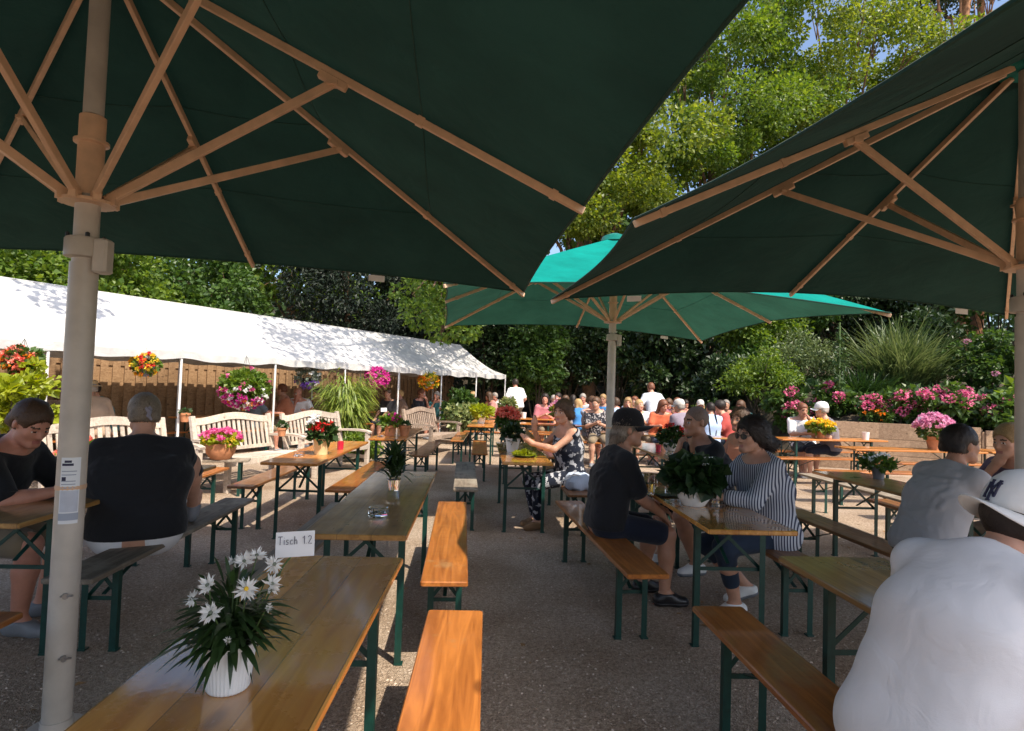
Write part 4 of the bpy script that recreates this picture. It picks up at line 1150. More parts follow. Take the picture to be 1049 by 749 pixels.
        f.noise(.007 if style not in ('crop',) else .002, 80 if style != 'curly' else 70, len(label), (1, 1, .5))
        # face opening
        up = Rh @ np.array((0, 0, 1)); fo = Rh @ np.array((0, 1, 0))
        fr_ = .050 if style not in ('crop',) else .035
        f.cut(el(hf(0, .125, -.03), np.array((.085 if style != 'curly' else .075, .105, .098)) * hs, .012, Rh))
        if style in ('short', 'crop'):
            f.plane(hf(0, 0, -.050), -up + fo * -.1); 
            f.cut(el(hf(-.09, .035, -.045), np.array((.032, .075, .066)) * hs, .006, Rh)); f.cut(el(hf(.09, .035, -.045), np.array((.032, .075, .066)) * hs, .006, Rh))
            for sg in (-1, 1): f.cut(el(hf(sg * .092, -.01, -.004), np.array((.02, .022, .032)) * hs, .004, Rh))
        V2, Q2 = surface(f.F, f.lo, f.h)
        if len(Q2):
            V2 = relax(V2, Q2, 1, .3); ho = link('hair', npmesh('hair', V2, Q2, HAIR[hair], None, True), body)
            if res <= .0115 and style != 'crop':
                c4 = V2[Q2]; nn = np.cross(c4[:, 2] - c4[:, 0], c4[:, 3] - c4[:, 1]); nn /= np.maximum(np.linalg.norm(nn, axis=1, keepdims=True), 1e-9)
                pk = rng.integers(0, len(Q2), 1500); P_ = c4[pk].mean(1); n_ = nn[pk]
                top_ = Rh @ np.array((0, 0, 1.)); back_ = Rh @ np.array((0, -1., 0))
                flow = -top_ * .8 + back_ * .9 if style in ('bun', 'tied', 'pony') else -top_ * 1.0 + back_ * .35
                D_ = np.tile(flow, (len(P_), 1)) + rng.normal(0, .35, P_.shape); D_ = D_ - n_ * (D_ * n_).sum(1, keepdims=True); D_ = D_ / np.maximum(np.linalg.norm(D_, axis=1, keepdims=True), 1e-6) + n_ * .36
                a_ = P_ - n_ * .003; Ls = rng.uniform(.025, .065, (len(P_), 1)) * (.42 if style == 'short' else 1); sd = np.cross(D_, n_); sd /= np.maximum(np.linalg.norm(sd, axis=1, keepdims=True), 1e-6)
                vv = np.stack([a_ - sd * .0042, a_ + sd * .0042, a_ + D_ * Ls + sd * .0002 - n_ * Ls * .22, a_ + D_ * Ls - sd * .0002 - n_ * Ls * .22], 1).reshape(-1, 3)
                link('hair_strands', npmesh('hair_strands', vv, np.arange(len(vv)).reshape(-1, 4), HAIR[hair]), ho)
    body['_h'] = [float(x) for x in Hc]; body['_r'] = [float(x) for x in Rh.ravel()]; body['_s'] = s * 1.03
    return body
def head_frame(b):
    return Vector(b['_h']), Matrix([b['_r'][0:3], b['_r'][3:6], b['_r'][6:9]]), b['_s']
def baseball_cap(b, mat, logo=None, back=False, brimmat=None, name='cap'):
    Hc, Rm, s = head_frame(b)
    B = Matrix.Rotation(math.pi, 3, 'Z') if back else Matrix.Identity(3)
    def f(x, y, z):
        v = B @ Vector((x, y, z)); return Hc + Rm @ Vector((v.x * s, v.y * s, v.z * s))
    q = MB(); vs = []; n = 28; pr = [(1.0, -.002), (1.01, .02), (.985, .05), (.90, .082), (.72, .108), (.42, .124), (.0, .129)]
    for r, z in pr:
        for k in range(n):
            a = 2 * math.pi * k / n
            fr = .012 * max(0, math.sin(a)) * (1 - z / .13)
            vs.append(f(.090 * r * math.cos(a), (.112 * r) * math.sin(a) - .008 + fr, z + .034))
    fs = [(i * n + k, i * n + (k + 1) % n, (i + 1) * n + (k + 1) % n, (i + 1) * n + k) for i in range(len(pr) - 1) for k in range(n)]
    q.add(vs, fs); c = q.build(name, mat, b, smooth=True); sm = c.modifiers.new('t', 'SOLIDIFY'); sm.thickness = .003; sm.offset = 1
    br = MB(); vs = []; m = 14
    for i in range(6):
        u = i / 5
        for k in range(m + 1):
            a = math.pi * (.06 + .88 * k / m); x = .088 * math.cos(a); y0 = .114 * math.sin(a) - .004
            ye = y0 + (.078 * math.sin(a) ** .6) * u
            vs.append(f(x * (1 + .06 * u), ye, .034 - .010 * u - .035 * (x / .09) ** 2 * (.3 + u) + .012 * u))
    br.add(vs, [(i * (m + 1) + k, i * (m + 1) + k + 1, (i + 1) * (m + 1) + k + 1, (i + 1) * (m + 1) + k) for i in range(5) for k in range(m)])
    bo = br.build('brim', brimmat or mat, c, smooth=True); sm = bo.modifiers.new('t', 'SOLIDIFY'); sm.thickness = .004; sm.offset = 0
    bt = MB(); bt.lathe([(.006, 0), (.004, .004), (0, .005)], (0, 0, 0), 8)
    for i, p in enumerate(bt.v): bt.v[i] = tuple(f(p[0], p[1] - .008, p[2] + .166))
    bt.build('button', mat, c)
    if logo:
        lg = MB()
        def on(x, z):     # point on the front panel
            x = -x; zz = z; r = 1.01 if zz < .03 else 1.0 - .1 * ((zz - .03) / .05) ** 2
            a = math.asin(max(-.95, min(.95, x / (.090 * r))))
            return f(x, .112 * r * math.cos(a) - .008 + .012 * math.cos(a) * (1 - zz / .13) + .0045, zz + .034)
        def stroke(p0, p1, w):
            k = 5
            for i in range(k):
                a = [p0[j] + (p1[j] - p0[j]) * i / k for j in (0, 1)]; b_ = [p0[j] + (p1[j] - p0[j]) * (i + 1) / k for j in (0, 1)]
                lg.bar(on(*a), on(*b_), w, .004, up=Rm @ B @ Vector((0, 1, 0)))
        for st_ in logo: stroke(*st_)
        lg.build('emblem', M['ink'], c)
    return c
# ------------------------------------------------------------------ the people
CL = {}
for k, c in dict(red=(.40, .07, .06), pink=(.52, .25, .22), white=(.78, .78, .78), rose=(.46, .16, .18), dark=(.02, .02, .025), grey=(.32, .30, .36), blue=(.05, .20, .46), slate=(.22, .27, .36),
                 sky=(.38, .50, .72), magenta=(.44, .10, .22), ltgrey=(.52, .56, .60), orange=(.56, .13, .06), purple=(.24, .20, .25), dusk=(.16, .15, .17), tan=(.42, .30, .21),
                 teal=(.05, .17, .18), slate2=(.09, .11, .13), rust=(.40, .15, .08), brown=(.15, .09, .06)).items():
    CL['c_' + k] = clothmat(k + ' cotton', c, 250)
CL['c_floral'] = clothmat('flowered black cotton', (.03, .03, .04), 250, pattern=((.45, .42, .42), 30))
CL['black'] = clothmat('black cotton', (.014, .015, .018), 300); CL['navy'] = clothmat('navy cotton', (.012, .016, .03), 300)
CL['white'] = clothmat('white cotton', (.76, .755, .77), 350, var=.03); CL['greytee'] = clothmat('pale grey cotton', (.44, .43, .44), 350, var=.05)
CL['jeans'] = clothmat('dark denim', (.022, .035, .06), 400); CL['khaki'] = clothmat('khaki cotton', (.22, .17, .11), 300)
CL['stripe'] = clothmat('striped blouse', (.55, .57, .62), 350, stripe=(.035, .045, .085), stripe_axis=0, stripe_freq=19, var=.04)
CL['dress'] = clothmat('dark patterned dress', (.010, .014, .028), 300, pattern=((.42, .43, .47), 16)); CL['salmon'] = clothmat('salmon cotton', (.58, .24, .14), 300)
CL['plaid'] = clothmat('muted violet cotton', (.16, .11, .17), 300)
CL['cap_white'] = clothmat('white cap cloth', (.78, .78, .76), 400, var=.03); CL['cap_black'] = clothmat('black cap cloth', (.012, .012, .014), 400); CL['cap_grey'] = clothmat('pale cap cloth', (.55, .52, .48), 400)
CL['straw'] = clothmat('straw', (.55, .40, .22), 200); CL['under_brim'] = clothmat('olive under brim', (.25, .25, .16), 400)

capman = person('man in black cap and black t-shirt sitting with hands on his knee', (.95, 4.36, 0), R(-84), lean=.12, hunch=.20, yaw=R(-4), pitch=-.02, s=.98, g=.92, creases=.004, res=.009, skin='skin_tan',
    hair='ash', style='capped', shirt=CL['black'], sleeve=.44, lower=CL['navy'], lower_len=.42, shoes='black', shirt_low=.03,
    hands=[(-.06, .42, .66), (.10, .40, .63)], palms=[(0, .2, -1), (-.2, .1, -1)], elbows=[(-.5, -.5, -.6), (.4, -.7, -.6)], curls=(.45, .5), feet=[(-.12, .34, .08), (.16, .40, .08)], extra=dict(handdir=[(.3, 1, -.4), (-.1, .7, -.8)]))
baseball_cap(capman, CL['cap_black'])
bald = person('bald man in black v-neck resting his chin on his hand', (2.10, 5.20, 0), R(98), lean=.20, hunch=.14, yaw=R(6), pitch=.0, s=1.03, g=1.08, creases=.004, res=.009, skin='skin_tan',
    hair='stubble', style='crop', shirt=CL['black'], sleeve=.45, vneck=True, lower=CL['navy'], lower_len=.42, shirt_low=.03,
    hands=[(-.16, .55, .80), (.03, .335, 1.01)], palms=[(0, 0, -1), (-.2, -.6, .5)], curls=(.4, .75), elbows=[(-.5, -.3, -.4), (.35, .5, -.9)], feet=[(-.20, .26, .08), (.12, .42, .08)], extra=dict(handdir=[(.6, 1, 0), (-.25, -.12, 1)]))
stripey = person('woman in sunglasses and navy striped blouse with a low bun', (2.10, 4.16, 0), R(97), lean=.16, hunch=.14, yaw=R(8), pitch=-.04, s=.98, g=1.05, female=True, res=.009,
    hair='dark', style='bun', shirt=CL['stripe'], sleeve=.82, lower=CL['jeans'], lower_len=.80, shirt_low=.10, belly=.06, bust=.06,
    hands=[(-.10, .50, .83), (.12, .55, .84)], palms=[(0, 0, -1), (0, 0, -1)], elbows=[(-.5, .1, -.9), (.5, .1, -.9)], feet=[(-.06, .30, .08), (.20, .06, .11)], extra=dict(handdir=[(.4, 1, .25), (-.4, 1, .1)], footdir=[(-.1, 1, 0), (.2, 1, -.35)]))
dressw = person('woman in dark flowered strappy dress leaning on the table', (1.03, 6.62, 0), R(112), lean=.10, hunch=.08, yaw=R(22), pitch=-.02, s=1.0, g=.95, female=True, res=.010,
    hair='brown', style='tied', shirt=CL['dress'], sleeve=0, vneck=True, straps=True, lower=CL['dress'], lower_len=.92, shoes='sandal', bust=.062, shirt_low=.05,
    hands=[(.05, .46, .92), (.20, .36, 1.06)], palms=[(.3, .2, -1), (-.5, .6, .3)], curls=(.5, .9), elbows=[(-.5, .3, -.8), (.4, .3, -.9)], feet=[(-.02, .40, .08), (.14, .34, .08)], extra=dict(skirt=1, handdir=[(.6, .6, .6), (-.2, .1, 1)]))
leftman = person('man in black t-shirt bending his head over the table at far left', (-3.02, 3.74, 0), R(-86), lean=.30, hunch=.28, yaw=R(-22), pitch=-.50, s=1.03, g=1.12, creases=.004, res=.010, skin='skin_red',
    hair='brown', style='short', shirt=CL['black'], sleeve=.46, lower=CL['khaki'], lower_len=.45, shoes='grey', shirt_low=.03,
    hands=[(-.10, .52, .84), (.08, .55, .82)], palms=[(.5, -.2, -.6), (-.5, -.2, -.6)], curls=(.6, .6), elbows=[(-.6, .0, -.7), (.6, .0, -.7)], feet=[(-.15, .34, .08), (.15, .40, .08)])
backp = person('heavy person in black top with hair clip seen from behind', (-2.13, 3.90, 0), R(24), lean=.06, hunch=.10, yaw=R(10), pitch=-.05, s=1.0, g=1.36, belly=.12, creases=.004, res=.010, skin='skin',
    hair='ash', style='short', shirt=CL['black'], sleeve=.46, lower=CL['white'], lower_len=.40, shoes='grey', shirt_low=.045,
    hands=[(-.25, .40, .80), (.12, .42, .80)], elbows=[(-1, -.1, -.45), (1, .0, -.45)], feet=[(-.42, .22, .08), (.30, .42, .60)], knees=[(-.7, .6, .6), (.5, .5, .9)], extra=dict(footdir=[(-.3, 1, 0), (.25, .25, 1)]))
salmon = person('woman in salmon sleeveless top behind the striped blouse', (2.98, 6.45, 0), R(105), lean=.12, hunch=.1, yaw=R(18), s=.98, female=True, res=.011, skin='skin_tan',
    hair='brown', style='tied', shirt=CL['salmon'], sleeve=.0, straps=True, lower=CL['khaki'], lower_len=.5, bust=.06, shirt_low=.04, hands=[(-.10, .45, .80), (.12, .45, .80)])
greyman = person('dark haired man in pale grey t-shirt leaning on the olive table', (3.0, 3.86, 0), R(-84), lean=.34, hunch=.18, yaw=R(-2), pitch=.04, s=1.02, g=.98, creases=.005, res=.009, skin='skin_tan',
    hair='dark', style='short', shirt=CL['greytee'], sleeve=.37, lower=CL['jeans'], lower_len=.95, shirt_low=.05, fold=.005,
    hands=[(-.14, .62, .80), (.10, .66, .81)], elbows=[(-.5, .2, -.7), (.5, .2, -.7)], feet=[(-.14, .45, .08), (.14, .40, .08)], extra=dict(handdir=[(.5, 1, 0), (-.5, 1, 0)]))
edgep = person('fair haired elderly person in violet at the right frame edge', (4.27, 4.36, 0), R(92), lean=.22, hunch=.2, yaw=R(5), pitch=-.12, s=1.0, g=1.05, res=.011, skin='skin',
    hair='blonde', style='short', shirt=CL['plaid'], sleeve=.5, lower=CL['khaki'], lower_len=.9, shirt_low=.04, hands=[(-.12, .50, .80), (.06, .30, 1.02)], elbows=[(-.5, .2, -.7), (.4, .5, -.9)])
capguy = person('big man in white t-shirt and backward white cap in the right foreground', (1.25, 1.62, 0), R(-72), lean=.42, hunch=.36, yaw=R(-14), pitch=-.30, twist=R(-4), s=1.04, g=.90, nf=.74, belly=.0, res=.0088, skin='skin',
    hair='dark', style='crop', shirt=CL['white'], sleeve=.42, lower=CL['jeans'], lower_len=.5, shirt_low=.06, fold=.0016, creases=.003,
    hands=[(-.14, .60, .84), (.16, .56, .82)], elbows=[(-.6, .1, -.8), (1.0, -.2, -.5)], feet=[(-.16, .30, .08), (.2, .32, .08)])
NYL = [((-.017, .018), (-.017, .062), .0055), ((-.017, .062), (.012, .022), .0055), ((.012, .022), (.012, .064), .0055), ((-.021, .018), (-.012, .018), .005), ((.008, .064), (.017, .064), .005), ((-.022, .062), (-.014, .062), .005),
       ((-.002, .010), (-.002, .040), .006), ((-.002, .040), (-.013, .070), .0055), ((-.002, .040), (.010, .070), .0055), ((-.008, .010), (.004, .010), .005), ((-.017, .071), (-.009, .071), .005), ((.006, .071), (.014, .071), .005)]
baseball_cap(capguy, CL['cap_white'], logo=NYL, back=True, brimmat=CL['cap_white'])
# sunglasses, hair clip, chest strap
def glasses(b, dark=True):
    Hc, Rm, s = head_frame(b); f = lambda x, y, z: Hc + Rm @ (Vector((x, y, z)) * s)
    g = MB()
    for sg in (-1, 1):
        for k in range(1):
            pts = [f(sg * .034 + .025 * math.cos(a), .104 - abs(.012 * math.cos(a)) * (1 if math.cos(a) * sg > 0 else .2), .0 + .019 * math.sin(a)) for a in np.linspace(0, 6.2832, 17)]
            g.tube(pts, .0022, 6, mi=0)
            c = f(sg * .034, .104, 0); g.add([c] + pts[:-1], [(0, i + 1, (i + 1) % 16 + 1) for i in range(16)], 0)
        g.tube([f(sg * .058, .094, .006), f(sg * .076, .05, .008), f(sg * .082, -.01, .006)], .0028, 6)
    g.tube([f(-.01, .106, .005), f(.01, .106, .005)], .0025, 6)
    return g.build('sunglasses' if dark else 'glasses', M['black_plastic'], b)
glasses(stripey)
def hair_clip(b):
    Hc, Rm, s = head_frame(b); f = lambda x, y, z: Hc + Rm @ (Vector((x, y, z)) * s)
    g = MB(); g.tube([f(-.005, -.118, .045), f(.018, -.124, .02), f(.012, -.128, -.005), f(.030, -.122, -.03)], [.012, .015, .013, .006], 8)
    g.tube([f(.012, -.120, .05), f(.028, -.122, .03)], [.012, .008], 8)
    return g.build('hair_clip', CL['c_grey'], b, smooth=True)
hair_clip(backp)
FAR = [
 (-0.45, 18.85, -60, 'c_red', 'short', 'blonde', 0, 'diner in red at the far end of the white tent'),
 (0.46, 19.30, 110, 'c_pink', 'long', 'brown', 0, 'diner in pink facing the red one at the tent end'),
 (0.68, 20.19, 100, 'c_white', 'short', 'grey', 0, 'white clad diner half hidden behind the pink one at the tent end'),
 (1.17, 18.96, 20, 'c_white', 'short', 'dark', 1, 'standing waiter in white shirt and dark waistcoat beside the tent corner'),
 (1.61, 15.14, -160, 'c_rose', 'long', 'dark', 0, 'woman in rose red top leaning in front of the dark hedge'),
 (2.17, 16.31, 170, 'c_dark', 'short', 'dark', 0, 'guest in black between the rose red woman and the blue jacket'),
 (2.56, 17.09, 150, 'c_grey', 'short', 'brown', 0, 'guest in grey lilac just left of the bright blue jacket'),
 (2.55, 14.89, 25, 'c_blue', 'long', 'blonde', 0, 'blonde guest in bright blue jacket seen from behind'),
 (2.43, 12.79, -150, 'c_slate', 'short', 'brown', 0, 'brown haired man in slate blue shirt left of the flowered black dress'),
 (2.46, 12.19, -200, 'c_floral', 'short', 'brown', 0, 'woman in black flowered top left of the far parasol pole'),
 (3.46, 16.34, 180, 'c_blue', 'short', 'blonde', 0, 'guest in blue glimpsed just left of the far parasol pole'),
 (3.25, 13.85, 0, 'c_sky', 'short', 'brown', 0, 'guest in pale blue shirt right behind the far parasol pole'),
 (3.66, 14.83, 180, 'c_magenta', 'long', 'blonde', 0, 'blonde woman in magenta top beside the far parasol pole'),
 (4.17, 15.81, 170, 'c_dark', 'long', 'red', 0, 'dark clad red haired guest left of the boy in white'),
 (3.57, 13.03, 180, 'c_white', 'short', 'blonde', 0, 'smiling boy in white t-shirt facing the camera'),
 (4.60, 15.38, 10, 'c_ltgrey', 'short', 'red', 1, 'man in pale grey t-shirt standing above the seated crowd'),
 (3.89, 12.72, 175, 'c_orange', 'long', 'red', 0, 'girl in orange red dress beside the boy in white'),
 (4.59, 14.38, 180, 'c_rose', 'long', 'brown', 0, 'pink clad girl behind the orange dress'),
 (4.59, 13.78, 165, 'c_rose', 'short', 'red', 0, 'ruddy faced man in pink facing the grey cap'),
 (4.19, 11.80, 15, 'c_purple', 'short', 'grey', 0, 'man in purple grey shirt and pale cap seen from behind'),
 (4.72, 11.97, 5, 'c_sky', 'short', 'dark', 0, 'man in light blue shirt with dark braces seen from behind'),
 (5.33, 12.34, 60, 'c_red', 'curly', 'dark', 0, 'guest with dark curly hair in red beside the light blue shirt'),
 (2.08, 17.12, -170, 'c_tan', 'short', 'grey', 0, 'guest in beige in the second row right of the rose red woman'),
 (2.85, 17.68, -20, 'c_dark', 'long', 'dark', 0, 'dark haired guest in black behind the bright blue jacket'),
 (3.10, 17.26, 170, 'c_ltgrey', 'short', 'grey', 0, 'grey haired guest in pale grey peeking between the blue jacket and the slate shirt'),
 (3.92, 17.42, 160, 'c_rust', 'short', 'blonde', 0, 'guest in rust brown right beside the far parasol pole, second row'),
 (4.51, 17.69, -10, 'c_slate', 'long', 'brown', 0, 'long haired guest in slate blue behind the magenta top'),
 (4.87, 17.07, 180, 'c_tan', 'short', 'brown', 0, 'guest in beige between the boy in white and the standing man'),
 (5.50, 15.94, 175, 'c_dusk', 'short', 'dark', 0, 'dark haired guest in charcoal behind the ruddy man in pink'),
 (5.63, 15.13, 170, 'c_white', 'long', 'blonde', 0, 'blonde guest in white between the grey cap and the dark braces'),
 (6.32, 15.29, 185, 'c_rose', 'short', 'grey', 0, 'grey haired guest in dusky pink behind the dark curly hair'),
 (6.33, 14.09, 150, 'c_teal', 'long', 'brown', 0, 'guest in dark teal right of the dark curly hair'),
 (6.46, 11.58, 165, 'c_white', 'short', 'red', 0, 'man in white t-shirt with a dark shoulder strap before the hydrangeas'),
 (6.67, 10.97, 90, 'c_dusk', 'short', 'grey', 0, 'man in white cap at the yellow flower table'),
 (-6.19, 9.93, 25, 'c_tan', 'short', 'grey', 0, 'diner in tan shirt and straw hat under the tent'),
 (-6.44, 10.65, 100, 'c_teal', 'short', 'dark', 0, 'diner in dark teal next to the straw hat'),
 (-4.67, 12.66, -60, 'c_slate2', 'short', 'dark', 0, 'dark haired diner in slate t-shirt under the tent'),
 (-4.30, 13.64, 120, 'c_rust', 'short', 'red', 0, 'ruddy diner facing the slate t-shirt under the tent'),
 (-4.14, 14.13, 170, 'c_white', 'bald', 'grey', 0, 'bald diner in a white top with dark straps under the tent'),
 (-3.60, 14.11, 150, 'c_brown', 'short', 'dark', 0, 'diner in brown right of the bald one under the tent'),
 (-2.40, 15.95, 150, 'c_dark', 'short', 'brown', 0, 'dim diner behind the bamboo bush under the tent'),
 (-2.11, 16.53, 100, 'c_brown', 'short', 'blonde', 0, 'dim diner left of the yellow hanging basket'),
 (-1.79, 17.02, -120, 'c_dark', 'short', 'red', 0, 'dim bending diner below the yellow hanging basket'),
 (-1.21, 17.39, 160, 'c_teal', 'short', 'grey', 0, 'diner in pink and teal under the tent right of the yellow basket'),
]
folk = {}
for i, (x, y, h, sh, st, hc, stand, lab) in enumerate(FAR):
    fem = st in ('long', 'curly'); r_ = random.Random(i * 5 + 1)
    hr = [None, [(-.10, .42, .82), (.12, .44, .82)], [(-.06, .30, 1.05), (.12, .44, .82)], [(-.22, .40, .84), (.05, .30, 1.02)], [(-.05, .36, .84), (.08, .36, .86)]][i % 5]
    p = person(lab, (x, y, 0), R(h + r_.uniform(-14, 14)), lean=r_.uniform(-.04, .34), hunch=r_.uniform(.04, .24), slean=r_.uniform(-.12, .12), yaw=R(r_.uniform(-40, 40)), pitch=r_.uniform(-.35, .05), s=r_.uniform(.92, 1.04) if not stand else 1.05, g=r_.uniform(.95, 1.15), sit=not stand, seat=.49,
        res=.021, female=fem, skin=r_.choice(['skin', 'skin_tan', 'skin_red']), hair=hc, style=st, shirt=CL[sh], sleeve=r_.choice([.4, .45, .5]), lower=CL[r_.choice(['khaki', 'jeans', 'navy'])], lower_len=.95 if stand else .5, shoes='grey',
        shirt_low=.05, fold=.003, hands=hr if not stand else [(-.20, .22, 1.05), (.20, .22, 1.0)])
    folk[lab] = p
    if 'cap' in lab and 'grey' in lab and 'facing' not in lab: baseball_cap(p, CL['cap_grey'])
    if 'white cap' in lab: baseball_cap(p, CL['cap_white'])
    if 'straw hat' in lab and 'next' not in lab:
        Hc, Rm, s = head_frame(p); hb = MB(); hb.lathe([(.155, .0), (.15, .008), (.098, .018), (.092, .085), (.05, .10), (0, .10)], n=20)
        hb.v = [tuple(Hc + Rm @ Vector((v[0], v[1] * 1.15 - .01, v[2] + .05))) for v in hb.v]; hb.build('straw_hat', CL['straw'], p, smooth=True)
    def strap(parent, x0, x1, mat, front):
        hz = .575; b = MB(); pts = [Vector((x0, .09, hz + .50)), Vector((x0 * .5 + x1 * .5, front, hz + .30)), Vector((x1, front, hz + .02))]
        b.tube(pts, .018, 6); b.build('strap', mat, parent)
    if 'shoulder strap' in lab: strap(p, -.10, .18, CL['black'], .20)
    if 'braces' in lab:
        for q in (-.09, .09):
            b = MB(); b.tube([(q, -.02, 1.15), (q, -.115, .95), (q * .6, -.135, .66)], .014, 6); b.build('brace', CL['black'], p)
    if 'dark straps' in lab:
        for q in (-.09, .09): strap(p, q, q, CL['black'], .15)
    if 'waistcoat' in lab:
        f = MB()
# bag on the bench
bag = thing('cloth_bag', 'pale blue cloth bag with rope handles on the bench by the floral dress', 'bag', (1.06, 6.22, .482))
b = MB(); vs = []; n = 20
for i, (r, z) in enumerate([(.10, 0), (.135, .03), (.14, .08), (.12, .13), (.09, .155), (.05, .165)]):
    for k in range(n):
        a = 6.2832 * k / n; q = r * (1 + .12 * math.sin(3 * a + i) + .06 * math.sin(7 * a + 2 * i))
        vs.append((q * math.cos(a) * 1.15, q * math.sin(a) * .85, z + .012 * math.sin(5 * a)))
b.add(vs, [(i * n + k, i * n + (k + 1) % n, (i + 1) * n + (k + 1) % n, (i + 1) * n + k) for i in range(5) for k in range(n)]); b.add(vs[-n:], [tuple(range(n))]); b.add(vs[:n], [tuple(reversed(range(n)))])
b.build('pouch', clothmat('pale blue linen', (.50, .58, .72), 200), bag, smooth=True)
h = MB(); h.tube([(-.05, -.06, .15), (-.12, -.14, .16), (-.20, -.16, .10), (-.20, -.10, .04)], .007, 8); h.tube([(.0, -.07, .15), (-.08, -.17, .18), (-.16, -.19, .12), (-.17, -.12, .05)], .007, 8)
h.build('handle', CL['white'], bag, smooth=True)
# ------------------------------------------------------------------ foliage makers (numpy)
def _unit(a): return a / np.maximum(np.linalg.norm(a, axis=-1, keepdims=True), 1e-9)
def leaves(P, D, size, asp=.42, fold=.18, jit=.35, up=.5):
    """one folded leaf per point: P bases, D growth directions"""
    n = len(P); L = size * rng.uniform(1 - jit, 1 + jit, (n, 1))
    D = _unit(D + rng.normal(0, .25, (n, 3)))
    U = np.array((0, 0, 1.)) * up + rng.normal(0, .6, (n, 3))
    S = _unit(np.cross(D, U)); Nn = np.cross(S, D)
    a = P; c = P + D * L; m = P + D * L * .45 + Nn * L * fold
    l = m + S * L * asp; r = m - S * L * asp
    c = c - Nn * L * .05
    V = np.stack([a, r, c, l], 1).reshape(-1, 3)
    return V, np.arange(4 * n).reshape(-1, 4)
def blades(P, D, length, width, droop=.6, seg=4, jit=.3):
    """arching strap leaves"""
    n = len(P); L = length * rng.uniform(1 - jit, 1 + jit, (n, 1)); W = width * rng.uniform(.7, 1.2, (n, 1))
    D = _unit(D); H = D * np.array((1, 1, 0)); H = _unit(H + 1e-4 * rng.normal(size=(n, 3)))
    S = _unit(np.cross(D, np.array((0, 0, 1.)) + rng.normal(0, .12, (n, 3))))
    rows = []; dr = droop * rng.uniform(.5, 1.4, (n, 1))
    for i in range(seg + 1):
        t = i / seg
        c = P + D * L * t + np.array((0, 0, -1.)) * L * dr * t * t * .9 + H * L * .1 * t * t
        w = W * (np.sin(math.pi * (.12 + .88 * t)) ** .7 if i < seg else .05)
        rows += [c - S * w, c + S * w]
    V = np.stack(rows, 1).reshape(-1, 3); k = 2 * (seg + 1)
    q = np.array([(2 * i, 2 * i + 1, 2 * i + 3, 2 * i + 2) for i in range(seg)])
    return V, (q[None] + k * np.arange(n)[:, None, None]).reshape(-1, 4)
def ball(n, c, r, inner=.55):
    d = _unit(rng.normal(size=(n, 3))); q = rng.uniform(inner ** 3, 1, (n, 1)) ** (1 / 3)
    return np.array(c) + d * q * np.array(r), d
def cat(parts):
    V = []; Q = []; o = 0
    for v, q in parts: V.append(v); Q.append(q + o); o += len(v)
    return np.concatenate(V), np.concatenate(Q)
LF = dict(
    mid=leafmat('mid green leaf', (.035, .085, .014), (.085, .155, .028)), bright=leafmat('bright green leaf', (.065, .135, .016), (.18, .26, .036), .45),
    yellow=leafmat('acacia leaf', (.075, .135, .016), (.24, .29, .04), .48), dark=leafmat('dark leaf', (.014, .034, .010), (.035, .068, .016), .2),
    yew=leafmat('yew needle', (.006, .014, .008), (.014, .030, .013), .08, .6), lime=leafmat('lime leaf', (.20, .26, .015), (.36, .40, .03), .4),
    bamboo=leafmat('bamboo leaf', (.13, .20, .03), (.30, .36, .07), .35), grass=leafmat('reed leaf', (.06, .105, .03), (.16, .20, .075), .3),
    varieg=leafmat('variegated leaf', (.07, .12, .03), (.36, .38, .15), .3), pot=leafmat('pot plant leaf', (.016, .045, .010), (.045, .095, .02), .2),
    daisy=leafmat('daisy leaf', (.016, .040, .012), (.038, .075, .018), .15, .4), ger=leafmat('geranium leaf', (.008, .028, .008), (.022, .055, .013), .12), grey=leafmat('silver leaf', (.14, .17, .13), (.26, .30, .22), .2))
FL = {}
for k, c, c2 in (('pink', (.62, .06, .22), (.80, .22, .42)), ('magenta', (.55, .02, .25), (.72, .08, .40)), ('white', (.78, .78, .76), (.86, .86, .84)), ('red', (.55, .02, .02), (.78, .08, .05)), ('coral', (.82, .20, .13), (.92, .36, .26)),
                  ('yellow', (.75, .48, .02), (.90, .70, .08)), ('orange', (.75, .22, .02), (.88, .38, .03)), ('violet', (.16, .06, .38), (.32, .16, .55)), ('rose', (.60, .22, .36), (.80, .45, .60)), ('hyd', (.60, .07, .20), (.82, .30, .42))):
    FL[k] = leafmat(k + ' petal', c, c2, .25, .6, .3)
def blossoms(centers, r, n=14, flat=.6):
    """small petal rosettes"""
    ps = []; c = np.repeat(np.array(centers, float), n, 0); d = rng.normal(size=c.shape); d[:, 2] *= flat; d = _unit(d)
    return leaves(c + d * r * .15, d, r, .38, .1, .25)
def put(name, vq, mat, parent=None):
    return link(name, npmesh(name, vq[0], vq[1], mat), parent)
